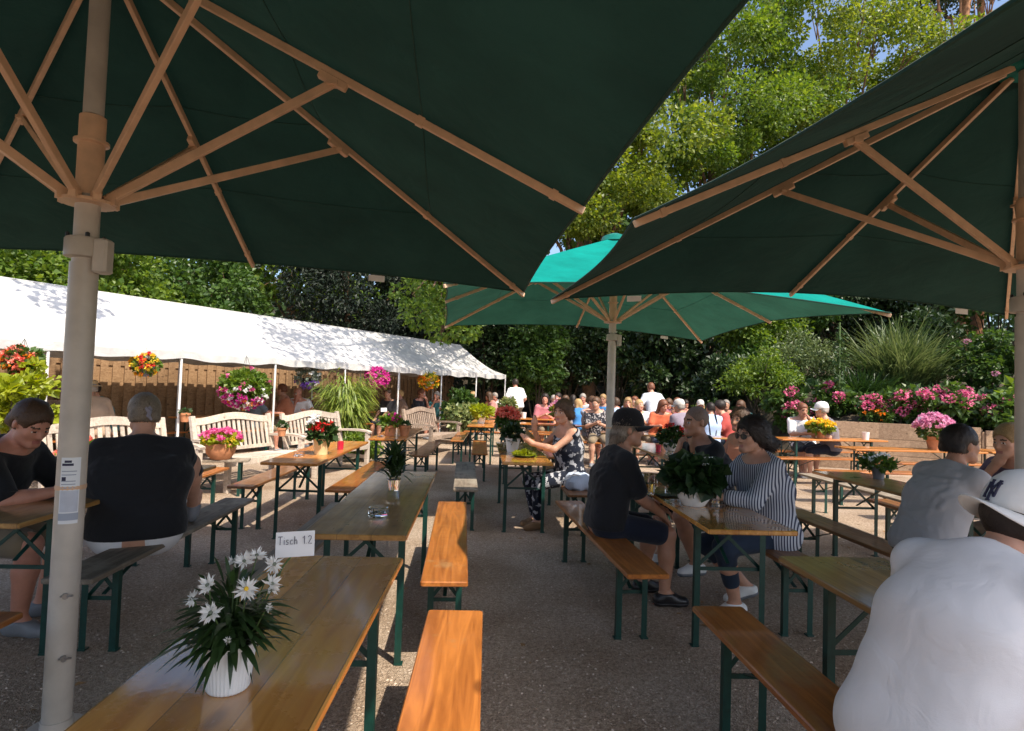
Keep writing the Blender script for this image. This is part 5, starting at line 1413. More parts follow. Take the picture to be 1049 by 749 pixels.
# ------------------------------------------------------------------ trees and shrubs
def crown_clumps(center, rad, n, cr, squash=.75, lower=-.7):
    out = []
    for _ in range(n):
        d = _unit(rng.normal(size=3)); d[2] = max(d[2], lower)
        q = rng.uniform(.35, 1.0)
        out.append((np.array(center) + d * q * np.array(rad), cr * rng.uniform(.6, 1.25)))
    return out
def limbs(mb, base, top, clumps, r0, k=9):
    base, top = np.array(base, float), np.array(top, float)
    n = 7; pts = []; rad = []
    off = rng.normal(0, .12, (n + 1, 3)); off[:, 2] = 0; off[0] = 0
    for i in range(n + 1):
        t = i / n; pts.append(base + (top - base) * t + off[i]); rad.append(r0 * (1.25 if i == 0 else 1 - .6 * t))
    mb.tube(pts, rad, 10)
    pick = rng.permutation(len(clumps))[:k]
    for i in pick:
        c, r = clumps[i]; t = rng.uniform(.45, .95); a = pts[min(n, int(t * n))]
        mid = a * .5 + c * .5 + rng.normal(0, .25, 3) + np.array((0, 0, .3)); rr = r0 * .38 * (1.1 - t * .5)
        mb.tube([a, a * .7 + mid * .3 + rng.normal(0, .08, 3), mid, c * .6 + mid * .4 + rng.normal(0, .1, 3), c], [rr, rr * .85, rr * .6, rr * .4, rr * .18], 6, cap=False)
        for _ in range(3):
            e = c + rng.normal(0, r * .6, 3); mb.tube([mid * .4 + c * .6, (mid * .2 + c * .5 + e * .3), e], [rr * .3, rr * .2, rr * .06], 5, cap=False)
def foliage(clumps, per, size, asp=.42, droop=.2, inner=.25, squash=.75):
    parts = []
    for c, r in clumps:
        m = max(12, int(per * rng.uniform(.7, 1.3)))
        P, d = ball(m, c, (r, r, r * squash), inner)
        D = d + rng.normal(0, .5, d.shape); D[:, 2] -= droop
        parts.append(leaves(P, D, size, asp))
    return cat(parts)
def tree(label, base, top, crown, rad, n, cr, per, size, leaf, bark='bark', r0=.22, extra=(), name='broadleaf_tree', group='trees around the beer garden', k=9, droop=.2, asp=.42):
    t = thing(name, label, 'tree', base, 0, group); b = np.array(base, float)
    cl = crown_clumps(crown, rad, n, cr) + [(np.array(c, float), r) for c, r in extra]
    mb = MB(); limbs(mb, base, top, cl, r0, k)
    for c, r in extra:
        a = np.array(top); c = np.array(c, float); mid = (a + c) / 2 + np.array((0, 0, .8)); mb.tube([a, a * .6 + mid * .4, mid, mid * .4 + c * .6, c], [r0 * .5, r0 * .4, r0 * .3, r0 * .16, r0 * .05], 7, cap=False)
    mb.v = [tuple(np.array(v) - b) for v in mb.v]
    mb.build('trunk', M[bark], t, smooth=True)
    V, Q = foliage(cl, per, size, asp, droop); put('crown', (V - b, Q), LF[leaf], t)
    return t
def shrub(label, base, rad, n, per, size, leaf, h=None, name='shrub', flowers=None, asp=.42, group='shrubs around the beer garden', cr=.45, droop=.25):
    t = thing(name, label, 'shrub', base, 0, group); rx, ry, rz = rad
    cl = []
    for _ in range(n):
        d = _unit(rng.normal(size=3)); d[2] = abs(d[2]) if rng.random() < .75 else d[2] * .5
        q = rng.uniform(.45, 1) ; cl.append((np.array((0, 0, rz * .55)) + d * q * np.array((rx, ry, rz * .62)), cr * rng.uniform(.6, 1.2)))
    mb = MB()
    for c, r in cl[:14]:
        mb.tube([(rng.normal(0, .08), rng.normal(0, .08), 0), c * np.array((.45, .45, .5)), c], [.03, .02, .006], 5, cap=False)
    mb.build('stem', M['twig'], t)
    put('foliage', foliage(cl, per, size, asp, droop), LF[leaf], t)
    if flowers:
        for col, cnt, r in flowers:
            cs = []
            for _ in range(cnt):
                c, q = cl[rng.integers(len(cl))]; d = _unit(rng.normal(size=3)); d[2] = abs(d[2]) * .8; d[1] = -abs(d[1]) ; cs.append(c + d * q * 1.02)
            if r > .055: # mophead flower balls
                parts = []
                for c in cs:
                    P, d = ball(90, c, (r, r, r * .75), .85); parts.append(leaves(P, d + rng.normal(0, .5, d.shape), r * .42, .5, .05))
                put('blossoms', cat(parts), FL[col], t)
            else: put('blossoms', blossoms(cs, r), FL[col], t)
    return t
# the wooded slope behind everything
ws = MB(); vs = []
for i in range(25):
    for j in range(8):
        x = -60 + 130 * i / 24; v = j / 7; vs.append((x, 27.5 + 30 * v + .6 * math.sin(x), -.05 + 9.5 * v ** .75 + .4 * math.sin(x * .7 + 4 * v)))
ws.add(vs, [(i * 8 + j, (i + 1) * 8 + j, (i + 1) * 8 + j + 1, i * 8 + j + 1) for i in range(24) for j in range(7)])
M['mould'] = simple('dark leaf mould', (.055, .042, .026), .95, .5, 6, .9)
structure(ws.build('wooded_slope', M['mould'], smooth=True))
nu_ = 26000; P = np.stack([rng.uniform(-40, 45, nu_), rng.uniform(0, 1, nu_) ** 1.3, rng.uniform(0, 1, nu_) ** 1.5 * 2.6], 1); hh = 9.5 * P[:, 1] ** .75; P[:, 2] += hh; P[:, 1] = 27 + 30 * P[:, 1]
stuff(put('woodland_undergrowth', leaves(P, rng.normal(size=P.shape), .42, .45), LF['dark']))
# the wooded slope
bank = MB(); vs = []; nx = 40; ny = 14
for i in range(nx + 1):
    u = i / nx; x = 6.9 + 22 * u; y0 = 13.05 - .46 * (x - 7.3) if x < 14 else 9.95 - .1 * (x - 14)
    y0 = max(y0, 9.6)
    for j in range(ny + 1):
        v = j / ny; y = y0 + .06 + 14 * v
        z = (.88 + 2.6 * v ** .8) * min(1, max(.0, (x - 6.9) / 1.2)) + .08 * math.sin(x * 2.3 + v * 11) - .02
        vs.append((x, y, z if i else -.02))
bank.add(vs, [(i * (ny + 1) + j, (i + 1) * (ny + 1) + j, (i + 1) * (ny + 1) + j + 1, i * (ny + 1) + j + 1) for i in range(nx) for j in range(ny)])
structure(bank.build('planted_bank', M['mould'], smooth=True))
nu_ = 5000; P = np.stack([rng.uniform(8, 24, nu_), rng.uniform(.05, 1, nu_), rng.uniform(0, .25, nu_)], 1); y0_ = np.maximum(np.where(P[:, 0] < 14, 13.05 - .46 * (P[:, 0] - 7.3), 9.95 - .1 * (P[:, 0] - 14)), 9.6); P[:, 2] += .88 + 2.6 * P[:, 1] ** .8; P[:, 1] = y0_ + 14 * P[:, 1]
stuff(put('ground_cover', leaves(P, rng.normal(size=P.shape) + np.array((0, 0, .6)), .2, .45), LF['pot']))
# ------------------------------------------------------------------ trees, one by one
tree('tall acacia rising behind the gap between the two front parasols', (4.2, 23.5, 0), (4.0, 22.6, 9), (4.3, 21.2, 10.5), (4.2, 4.4, 5.0), 58, .95, 560, .135, 'yellow', r0=.30, extra=[((1.2, 14.6, 7.2), 1.7), ((.2, 16.2, 8.0), 1.6), ((2.6, 16.6, 8.6), 1.7), ((-.4, 13.4, 8.2), 1.5), ((-.1, 18.0, 5.6), 1.4), ((-1.8, 15.5, 8.5), 1.6), ((-.8, 12.2, 7.6), 1.3), ((-1.9, 11.0, 7.8), 1.1), ((.1, 12.9, 6.9), 1.2), ((-1.2, 9.8, 8.2), 1.0), ((.6, 14.6, 8.0), 1.3)], k=14)
tree('light green acacia with bare crooked limbs in the top middle of the trees', (9.6, 25, 1), (9.2, 23.6, 11), (9.6, 22.6, 13.4), (4.6, 4.2, 6.2), 66, .95, 560, .135, 'bright', r0=.30, k=16)
tree('yellow green acacia above the right parasol edge', (15.4, 26, 1.5), (15.2, 24.6, 12), (15.2, 23.2, 14.2), (4.8, 4.2, 6.2), 64, .95, 560, .14, 'yellow', r0=.28, k=16)
tree('broad leafy tree left of the red barked pines', (20.8, 26.5, 2), (20.6, 25.2, 11), (20.8, 24.2, 12), (4.8, 4.2, 6.0), 54, 1.0, 480, .16, 'bright', r0=.28, k=12)
tree('leafy tree at the far right behind the climber', (27, 25, 2), (26.8, 24, 10), (26.5, 23, 11), (5, 4.4, 6.0), 50, 1.4, 220, .24, 'mid', r0=.3)
for x, y, h in ((22.9, 27.5, 25), (24.9, 28.6, 26)):
    tree('red barked pine trunk reaching out of the top right corner' if x < 24 else 'second, thinner pine trunk in the extreme top right corner', (x, y, 2), (x + .3, y, h), (x, y, h - 2), (3, 3, 2.4), 22, 1.0, 240, .16, 'dark', bark='pine_bark', r0=.42 if x < 24 else .32, name='pine_tree', k=5)
for i, (x, y, lf, lab) in enumerate([(-15, 24, 'mid', 'tree far back at the left edge above the tent'), (-8.5, 27, 'bright', 'far back tree above the middle of the tent'), (-2.5, 30, 'mid', 'far back tree behind the dark yew'), (4.5, 33, 'mid', 'far back tree showing small sky holes between the front parasols'),
        (11.5, 34, 'dark', 'dark far back tree left of the blue sky gaps'), (18.5, 35, 'mid', 'far back tree behind the acacias'), (26, 35, 'mid', 'far back tree behind the pine trunks'), (34, 33, 'mid', 'far back tree beyond the right edge')]):
    tree(lab, (x, y, 0), (x, y, 9), (x, y - .5, 8.2), (4.6, 3.6, 7.0), 44, 1.35, 150, .30, lf, r0=.3, k=6)
tree('unseen slender tree added behind the viewpoint to shade the man in the white cap', (7.6, -5.2, 0), (7.0, -4.9, 10), (6.85, -4.85, 12), (1.35, 1.35, 1.6), 30, .6, 420, .16, 'mid', r0=.16, k=5)  # added out of view as a sun blocker for the right foreground
# left: leafy trees behind the fence, then the dark yew
for x, y, r, hh, lf, lab in [(-14.5, 12.5, 2.0, 3.6, 'mid', 'leafy tree behind the fence at the left edge'), (-12.6, 15.2, 2.0, 3.9, 'bright', 'light green tree behind the fence just right of the left parasol pole'), (-10.8, 17.6, 2.1, 4.1, 'bright', 'bright maple like tree above the middle of the tent roof'), (-8.6, 19.4, 1.9, 4.3, 'mid', 'green tree left of the dark yew'),
        (-16.5, 16.5, 2.6, 6.0, 'mid', 'taller green tree second row at left'), (-12.5, 21, 2.6, 6.5, 'mid', 'taller green tree second row above the tent')]:
    tree(lab, (x, y, 0), (x, y, hh), (x, y - .3, hh), (r, r, r * 1.0), 34, .62, 230, .15, lf, r0=.16, k=6, extra=[((-6.2, 8.6, 6.2), .8), ((-5.0, 7.8, 6.3), .6), ((-7.4, 9.2, 6.6), .8)] if 'taller green tree second row at left' in lab else ())
tree('dark yew rising behind the tent ridge', (-5.2, 22, 0), (-5.2, 22, 8), (-5.2, 21.8, 5.4), (2.3, 2.0, 4.6), 60, .9, 240, .16, 'yew', r0=.2, name='yew_tree', k=4, asp=.25)
tree('second dark yew right of the first behind the tent ridge', (-2.4, 23, 0), (-2.4, 23, 8), (-2.4, 22.8, 5.0), (2.2, 2.0, 4.4), 56, .9, 240, .16, 'yew', r0=.2, name='yew_tree', k=4, asp=.25)
tree('tree whose sunlit leafy branch hangs in front of the tent end', (-1.6, 21.6, 0), (-1.2, 20.6, 4.6), (-.9, 19.3, 4.6), (1.5, 1.4, 1.2), 22, .55, 230, .13, 'bright', r0=.12, extra=[((-1.7, 16.0, 3.4), .55), ((-1.0, 15.6, 3.0), .5), ((-.5, 16.0, 3.1), .5), ((-2.0, 16.6, 4.0), .6), ((-1.2, 16.6, 3.9), .6)], k=6)
# hedge of tall dark shrubs at the back
for i, (x, y, rx, rz, lf, sz, lab) in enumerate([
    (3.6, 26.5, 1.6, 5.5, 'dark', .2, 'dark shrub behind the gap left of the far parasol pole'), (1.6, 26.5, 1.6, 5.5, 'dark', .2, 'dark shrub far behind the standing waiter'), (7.4, 25.5, 1.8, 5.5, 'dark', .2, 'dark shrub far behind the standing man'), (12, 25, 2.2, 6, 'dark', .2, 'dark shrub deep behind the ornamental grass'),
    (.3, 22.4, 1.5, 5.0, 'dark', .15, 'tall dark shrub just right of the tent end'), (2.0, 21.4, .95, 3.9, 'mid', .16, 'upright glossy shrub with sunlit tips behind the rose red woman'), (3.3, 23.0, 1.6, 5.4, 'dark', .15, 'tall dark shrub left of the far parasol pole'),
    (5.2, 22.6, 1.7, 5.0, 'dark', .17, 'dark shrub right of the far parasol pole'), (6.4, 20.8, 1.3, 4.4, 'dark', .20, 'broad leaved shrub with lit leaf tips above the standing man'), (8.2, 21.4, 1.7, 4.8, 'dark', .16, 'dark shrub right of the standing man'),
    (9.0, 18.8, 1.2, 3.6, 'bright', .13, 'bright sunlit shrub above the light blue shirt'), (10.4, 19.8, 1.6, 4.8, 'mid', .15, 'shrub mass left of the ornamental grass'), (12.4, 20.2, 1.8, 5.2, 'dark', .16, 'dark shrub behind the ornamental grass'),
    (14.6, 19.2, 1.8, 5.6, 'dark', .16, 'dark shrub right behind the ornamental grass'), (16.8, 18.6, 1.9, 5.8, 'mid', .16, 'shrub behind the pale climber'), (19.4, 18.0, 2.0, 6.0, 'dark', .17, 'tall shrub beyond the right parasol pole'), (22.2, 18.4, 2.2, 6.4, 'mid', .18, 'last tall shrub past the right edge')]):
    zb = 0 if x < 7 else max(0, .9 + 2.2 * min(1, max(0, (y - 11) / 14)))
    shrub(lab, (x, y, zb), (rx, rx * .85, rz - zb * .5), 46, 150, sz, lf, cr=.55, name='shrub')
# bank planting
shrub('dark glossy shrub at the left foot of the planted bank', (7.3, 17.6, .1), (1.1, .8, 2.2), 30, 130, .14, 'dark', cr=.45)
shrub('second dark shrub just behind the left foot of the planted bank', (8.4, 18.2, .6), (1.0, .8, 2.2), 30, 130, .14, 'mid', cr=.45)
shrub('dark shrub under the ornamental grass', (12.6, 16.6, 1.7), (1.2, .9, 2.0), 30, 130, .14, 'dark', cr=.45)
shrub('golden green feathery shrub under the far parasol corner', (7.6, 15.9, .9), (.95, .8, 1.7), 30, 130, .12, 'bright', cr=.35, asp=.2)
shrub('yellowish reedy shrub left of the ornamental grass', (9.2, 16.6, 1.4), (1.0, .8, 1.8), 30, 130, .15, 'grass', cr=.4, asp=.12)
shrub('pale leaved climber mound at the right edge', (13.9, 12.6, 1.1), (1.5, .9, 2.3), 60, 150, .085, 'varieg', cr=.4, name='climber')
shrub('cream flecked climber right of the first pale mound', (15.9, 12.2, 1.1), (1.3, .9, 2.5), 50, 150, .09, 'varieg', cr=.4, name='climber')
shrub('pink plumed shrub beside the ornamental grass', (12.6, 14.2, 1.3), (.7, .6, 1.9), 22, 110, .11, 'mid', flowers=[('rose', 5, .07)], cr=.3)
shrub('hosta mound with broad leaves between the hydrangeas', (11.6, 12.0, .95), (.75, .5, .75), 16, 46, .24, 'bright', cr=.28, asp=.38, name='hosta')
shrub('second hosta mound under the pale climber', (13.2, 11.3, .95), (.8, .5, .7), 16, 46, .24, 'bright', cr=.28, asp=.38, name='hosta')
HY = [((7.55, 14.4, .6), (.55, .45, .95), 18, 'hydrangea with tall pink heads behind the bald man in the white t-shirt'), ((8.4, 13.6, .8), (.55, .45, .85), 14, 'pink hydrangea right of the white cap'), ((9.1, 12.6, .85), (.6, .4, .75), 18, 'pink hydrangea over the left planter boards'), ((9.9, 12.3, .85), (.6, .45, .9), 26, 'fullest pink hydrangea at the middle of the planter'),
      ((10.8, 11.75, .85), (.5, .4, .7), 9, 'hydrangea above the pink potted flower'), ((12.2, 10.95, .85), (.6, .4, .7), 13, 'hydrangea behind the grey shirt man\'s head'), ((13.6, 10.5, .85), (.65, .4, .75), 18, 'pink hydrangea by the right parasol pole'), ((6.7, 16.4, .2), (.8, .5, 1.0), 10, 'low hydrangea behind the light blue shirt')]
for b, r, c, lab in HY:
    shrub(lab, b, r, 20, 110, .13, 'mid', flowers=[('hyd', c, .11)], cr=.24, name='hydrangea', group='hydrangeas in the planter')
shrub('small orange and yellow flower cushion on the planter edge', (8.75, 12.55, .9), (.35, .25, .4), 8, 90, .07, 'mid', flowers=[('orange', 16, .05)], cr=.16)
shrub('white speckled ground cover behind the salmon top woman', (6.4, 15.2, .1), (1.1, .6, .7), 20, 110, .10, 'mid', flowers=[('white', 22, .05)], cr=.3)
# ornamental grass
og = thing('ornamental_grass', 'big arching ornamental grass clump on the bank', 'grass', (11.3, 15.4, 1.65), 0)
n = 1500; a = rng.uniform(0, 6.283, n); tl = rng.uniform(.05, .75, n)
D = np.stack([np.cos(a) * np.sin(tl), np.sin(a) * np.sin(tl), np.cos(tl)], 1); P = np.stack([rng.normal(0, .28, n), rng.normal(0, .2, n), np.zeros(n)], 1)
put('foliage', blades(P, D, 2.3, .016, .42, 6), LF['grass'], og)
og2 = thing('ornamental_grass', 'darker low grass clump left of the big arching one', 'grass', (9.7, 14.6, 1.3), 0)
n = 700; a = rng.uniform(0, 6.283, n); tl = rng.uniform(.1, .9, n)
D = np.stack([np.cos(a) * np.sin(tl), np.sin(a) * np.sin(tl), np.cos(tl)], 1); P = np.stack([rng.normal(0, .2, n), rng.normal(0, .15, n), np.zeros(n)], 1)
put('foliage', blades(P, D, 1.4, .014, .5, 5), LF['pot'], og2)
# vine stake
vs_ = thing('garden_stake', 'tall vine wrapped stake standing before the bank', 'stake', (8.35, 13.45, .8), 0)
MB().tube([(0, 0, 0), (.01, 0, 1.2), (0, 0, 2.5)], .022, 8).build('post', M['bamboo_cane'] if 'bamboo_cane' in M else M['stem'], vs_, smooth=True)
P = np.stack([rng.normal(0, .10, 420), rng.normal(0, .10, 420), rng.uniform(0, 1, 420) ** 1.6 * 2.4], 1); put('vine', leaves(P, rng.normal(size=(420, 3)), .085, .42), LF['pot'], vs_)

# ------------------------------------------------------------------ potted plants
POTS = dict(
    ribbed=([(.001, 0), (.066, 0), (.070, .006), (.086, .150), (.090, .152), (.090, .160), (.083, .160), (.080, .135), (.001, .135)], M['white_plastic'] if 'white_plastic' in M else None, .135),
    tapered=([(.001, 0), (.055, 0), (.075, .12), (.080, .12), (.080, .14), (.070, .14), (.068, .12), (.001, .12)], M['white_ceramic'], .12),
    bowl=([(.001, 0), (.070, 0), (.105, .05), (.115, .11), (.112, .125), (.104, .125), (.10, .10), (.001, .10)], M['white_ceramic'], .10),
    terra=([(.001, 0), (.058, 0), (.078, .115), (.088, .115), (.09, .15), (.078, .15), (.074, .125), (.001, .125)], M['terracotta'], .125),
    cream=([(.001, 0), (.070, 0), (.085, .16), (.09, .17), (.082, .17), (.078, .15), (.001, .15)], M['cream_ceramic'], .15))
def pot(style, t, s=1.0, mat=None):
    pr, m, top = POTS[style]; fl = style == 'ribbed'
    b = MB(); b.lathe([(r * s, z * s) for r, z in pr], n=72 if fl else 28, flute=.010 if fl else 0)
    b.build('pot', mat or m, t, smooth=not fl)
    MB().lathe([(.001, top * s + .002), (pr[3][0] * s * .86, top * s)], n=20).build('soil', M['soil'], t)
    return top * s
def bushy(t, z, r, h, n, size, leaf, asp=.42):
    P, d = ball(n, (0, 0, z + h * .5), (r, r, h * .55), .3); D = d + rng.normal(0, .4, d.shape); D[:, 2] += .1
    put('foliage', leaves(P, D, size, asp), LF[leaf], t)
def heads(t, z, r, h, n, fr, col, up=.3, petals=14):
    cs = []
    for _ in range(n):
        d = _unit(rng.normal(size=3)); d[2] = abs(d[2]) + up * .3; d = _unit(d); cs.append(np.array((0, 0, z + h * .45)) + d * np.array((r, r, h * .62)))
    put('blossoms', blossoms(cs, fr, petals), FL[col], t)
def card(t, x, y, z, w, h, ang, tilt=0.0, foot=None):
    R3 = Matrix.Rotation(ang, 3, 'Z') @ Matrix.Rotation(tilt, 3, 'X'); R3 = R3 @ Matrix.Rotation(-.06, 3, 'Y')
    c = MB().box((x, y, z), (w, .0015, h), R3).build('name_card', M['paper'], t)
    c2 = MB(); ft = foot or (x * .35, y * .35, z - h / 2 - .12); c2.tube([(x, y + .004, z - h * .3), (x * .75 + ft[0] * .25, y * .75 + ft[1] * .25 + .004, z - h / 2 - .02), ft], .0028, 6); c2.build('card_holder', M['stem'], t)
    return c, R3
def potted(label, x, y, z, style, s=1.0, mat=None, name='potted_plant', group='potted plants on the tables'):
    t = thing(name, label, 'potted plant', (x, y, z), rng.uniform(0, 6), group); t.rotation_euler = (0, 0, 0)
    return t, pot(style, t, s, mat)
TZ = .771
# white daisies in the foreground
d, z = potted('small white pot of white daisies with a handwritten table card', -.585, 1.50, TZ, 'ribbed', .70)
n = 210; a = rng.uniform(0, 6.283, n); tl = rng.uniform(.2, 1.3, n); D = np.stack([np.cos(a) * np.sin(tl), np.sin(a) * np.sin(tl), np.cos(tl)], 1)
P = np.stack([np.cos(a) * .022, np.sin(a) * .022, z + rng.uniform(0, .07, n)], 1)
put('foliage', blades(P, D, .115, .0085, .60, 6, .45), LF['daisy'], d)
P, dd = ball(150, (0, 0, z + .10), (.07, .07, .065), .2); put('foliage', blades(P, dd + np.array((0, 0, .2)), .062, .0062, .4, 4, .5), LF['daisy'], d)
DA = [(-.037, -.05, .165, 1), (.050, -.05, .158, 1.08), (.098, -.02, .160, 1), (-.012, -.085, .115, 1), (-.075, -.04, .130, .8), (.017, .02, .200, .95), (.043, .03, .212, .9), (.088, .02, .195, 1), (-.02, .05, .190, .8), (.10, -.05, .115, .55), (.03, -.09, .055, .45)]
for x, y, h, fs_ in DA:
    c = np.array((x, y, z + h)); nrm = _unit(np.array((x * 2.2 + rng.normal(0, .03), y * 1.5 - .10, .09 + .05 * rng.random()))); q = int(34 * min(1, fs_ + .2))
    u = _unit(np.cross(nrm, (0, 0, 1.))); v = np.cross(nrm, u); an = np.arange(q) * 6.2832 * 2 / q + rng.uniform(0, 1)
    op = rng.uniform(-.1, .35) if fs_ > .7 else 1.2
    Dp = np.cos(an)[:, None] * u + np.sin(an)[:, None] * v + nrm * (np.where(np.arange(q) < q // 2, op, op + .35) + rng.normal(0, .10, q))[:, None]
    fv = leaves(np.repeat(c[None], q, 0) + _unit(Dp) * .003, Dp, .0235 * fs_, .17, .06, .22, up=.0)
    fo = put('flower', fv, FL['white'], d)
    m = MB(); m.lathe([(.0052 * fs_, 0), (.0042 * fs_, .003), (0, .004)], n=10); Rq = Vector(nrm).to_track_quat('Z', 'Y').to_matrix(); m.v = [tuple(Rq @ Vector(p) + Vector(c + nrm * .003)) for p in m.v]
    m.build('flower_centre', LF['grey'] if fs_ < 1.02 else FL['yellow'], fo)
    MB().tube([(x * .2, y * .2, z), (x * .7 + rng.normal(0, .008), y * .7, z + h * .6), tuple(c - nrm * .002)], .0018, 5).build('flower_stem', M['stem'], fo)
cd, R3 = card(d, .115, .10, z + .225, .098, .064, R(4), -.25, (.025, .02, z))
# handwriting: Tisch 1.2
GL = dict(T=[[(0, 1), (.55, 1.02)], [(.28, 1), (.26, 0)]], i=[[(0, .6), (.02, 0)], [(.01, .82), (.02, .86)]], s=[[(.3, .55), (.08, .58), (.05, .38), (.28, .25), (.25, .03), (.0, .05)]], c=[[(.32, .52), (.1, .55), (.02, .28), (.1, .02), (.32, .06)]], h=[[(0, 1), (.02, 0)], [(.02, .4), (.2, .58), (.3, .4), (.31, 0)]])
GL['1'] = [[(0, .72), (.22, 1), (.24, 0)]]; GL['.'] = [[(0, .02), (.03, .06)]]; GL['2'] = [[(0, .8), (.12, 1), (.36, .92), (.36, .65), (.0, .02), (.46, .0)]]
def write(parent, txt, c, R3, h, w0, mat, wt=.0012, nm='handwriting'):
    m = MB(); x = w0
    for ch in txt:
        if ch == ' ': x += h * .5; continue
        mx = 0
        for st_ in GL[ch]:
            pts = [Vector(c) + R3 @ Vector((x + p[0] * h, -.0016, (p[1] - .5) * h)) for p in st_]; mx = max(mx, max(p[0] for p in st_))
            m.tube(pts, wt, 5)
        x += (mx + .22) * h
    return m.build(nm, mat, parent)
write(cd, 'Tisch 1.2', (.115, .10, z + .235), R3, .020, -.043, M['ink'], .0009)
# others
def daisies(*a): pass
t, z = potted('dark leafy upright plant in a glass pot on the ashtray table', -.585, 4.25, TZ, 'tapered', .62, M['glass'])
n = 150; a = rng.uniform(0, 6.283, n); tl = rng.uniform(.05, 1.1, n); D = np.stack([np.cos(a) * np.sin(tl), np.sin(a) * np.sin(tl), np.cos(tl)], 1); P = np.stack([rng.normal(0, .015, n), rng.normal(0, .015, n), z + rng.uniform(0, .16, n)], 1)
put('foliage', blades(P, D, .20, .012, .5, 5), LF['daisy'], t)
t, z = potted('cream pot of red and white flowers beside the red candle', -1.61, 6.22, TZ, 'cream', .95); bushy(t, z, .13, .16, 240, .07, 'pot'); heads(t, z, .12, .20, 14, .035, 'red'); heads(t, z, .11, .28, 3, .05, 'white'); 
t, z = potted('terracotta pot of pink flowers with a small white card near the bamboo', -1.27, 8.62, TZ, 'terra', 1.05); bushy(t, z, .13, .16, 220, .07, 'bright'); heads(t, z, .12, .18, 8, .035, 'magenta'); card(t, -.10, 0, z + .24, .085, .055, R(8))
t, z = potted('second plain terracotta pot right behind the carded one', -1.08, 8.75, TZ, 'terra', 1.0); bushy(t, z, .07, .06, 60, .05, 'pot')
t, z = potted('white pot of pale yellow green leaves', .04, 12.15, TZ, 'tapered', 1.25); bushy(t, z, .22, .20, 300, .09, 'lime')
t, z = potted('white pot overflowing with coral red begonia', .44, 9.30, TZ, 'tapered', 1.2); bushy(t, z, .15, .17, 200, .08, 'mid'); heads(t, z, .18, .27, 60, .05, 'coral'); 
t, z = potted('grey white pot with a small dark plant in front of the floral dress woman', .40, 6.98, TZ, 'tapered', 1.15); bushy(t, z, .10, .15, 160, .07, 'ger')
t, z = potted('white bowl pot of dark geranium leaves with a card at the striped woman\'s table', 1.46, 3.96, TZ, 'bowl', 1.02); bushy(t, z + .01, .165, .17, 420, .085, 'ger', .55); heads(t, z, .14, .26, 3, .02, 'white'); card(t, .07, -.03, z + .20, .10, .052, R(-8), .15)
t, z = potted('white pot of small red flowers on the olive table', 2.46, 7.5, TZ, 'bowl', .9); bushy(t, z, .16, .2, 260, .07, 'pot'); heads(t, z, .16, .24, 16, .035, 'red')
t, z = potted('square looking terracotta pot of pink and yellow flowers behind the floral dress woman', 1.68, 12.3, TZ, 'terra', 1.5); bushy(t, z, .22, .22, 240, .09, 'bright'); heads(t, z, .24, .3, 30, .05, 'rose'); heads(t, z, .2, .24, 12, .05, 'yellow')
t, z = potted('white pot of pale greenery on the far table before the dark shrub', .7, 14.9, TZ, 'tapered', 1.3); bushy(t, z, .2, .3, 240, .1, 'varieg')
t, z = potted('terracotta pot of yellow flowers on the sideways table', 6.32, 10.72, TZ, 'terra', 1.05); bushy(t, z, .22, .14, 240, .08, 'bright'); heads(t, z, .24, .2, 46, .045, 'yellow')
t, z = potted('terracotta pot of mauve pink flowers with a card behind the grey shirt man', 7.15, 9.02, TZ, 'terra', 1.35); bushy(t, z, .2, .22, 200, .08, 'mid'); heads(t, z, .25, .36, 80, .05, 'rose'); card(t, -.2, 0, z + .3, .10, .07, R(-30), .2)
t, z = potted('small dark pot with green and white sprigs on the olive table', 3.80, 5.48, TZ, 'tapered', .8, M['grey_plastic']); bushy(t, z, .13, .10, 160, .06, 'mid'); heads(t, z, .12, .14, 8, .025, 'white')
t, z = potted('terracotta bowl of pink flowers on the low plant stand', -3.33, 7.92, .472, 'bowl', 1.65, M['terracotta']); bushy(t, z, .22, .14, 260, .07, 'lime'); heads(t, z, .24, .2, 40, .045, 'pink'); heads(t, z, .2, .16, 10, .04, 'yellow')
t, z = potted('small terracotta pot standing on the arm of the arched teak bench', -3.02, 9.33, .66, 'terra', .85); bushy(t, z, .05, .10, 50, .06, 'pot')
t, z = potted('terracotta pot with spiky dark plant left of the person with the hair clip', -4.0, 6.3, .45, 'terra', 1.3); bushy(t, z, .2, .16, 160, .1, 'bright'); heads(t, z, .2, .2, 12, .06, 'coral')
t, z = potted('terracotta pot on the bench end table at the left edge of the large basket', -4.9, 10.2, .77, 'terra', 1.0); bushy(t, z, .08, .08, 60, .05, 'pot')
# ashtrays, glasses, plates
def ashtray(label, x, y, s=1.0):
    b = MB(); o = .05 * s; b.lathe([(.001, 0), (o * .95, 0), (o, .006), (o * 1.02, .042 * s), (o * .86, .044 * s), (o * .74, .014), (.001, .010)], n=8)
    q = b.build('ashtray', M['glass']); q.location = (x, y, TZ); q.rotation_euler = (0, 0, .39); return tag(q, label, 'ashtray', 'glass ashtrays')
ashtray('square thick glass ashtray on the dull olive brown table', -.55, 3.42, 1.15); ashtray('glass ashtray in the sun on the red candle table', -1.77, 6.02)
ashtray('glass ashtray beside the carded terracotta pot', -1.36, 8.42); ashtray('glass ashtray near the red flower pot', 2.33, 7.15)
def candle(label, x, y, mat='red_glass', s=1.0):
    t = thing('candle_jar', label, 'candle', (x, y, TZ)); MB().lathe([(.001, 0), (.034 * s, 0), (.037 * s, .09 * s), (.033 * s, .09 * s), (.031 * s, .06 * s), (.001, .058 * s)], n=16).build('jar', M[mat], t, smooth=True)
    MB().lathe([(.001, .059 * s), (.03 * s, .06 * s)], n=12).build('wax', M['cream_ceramic'], t); return t
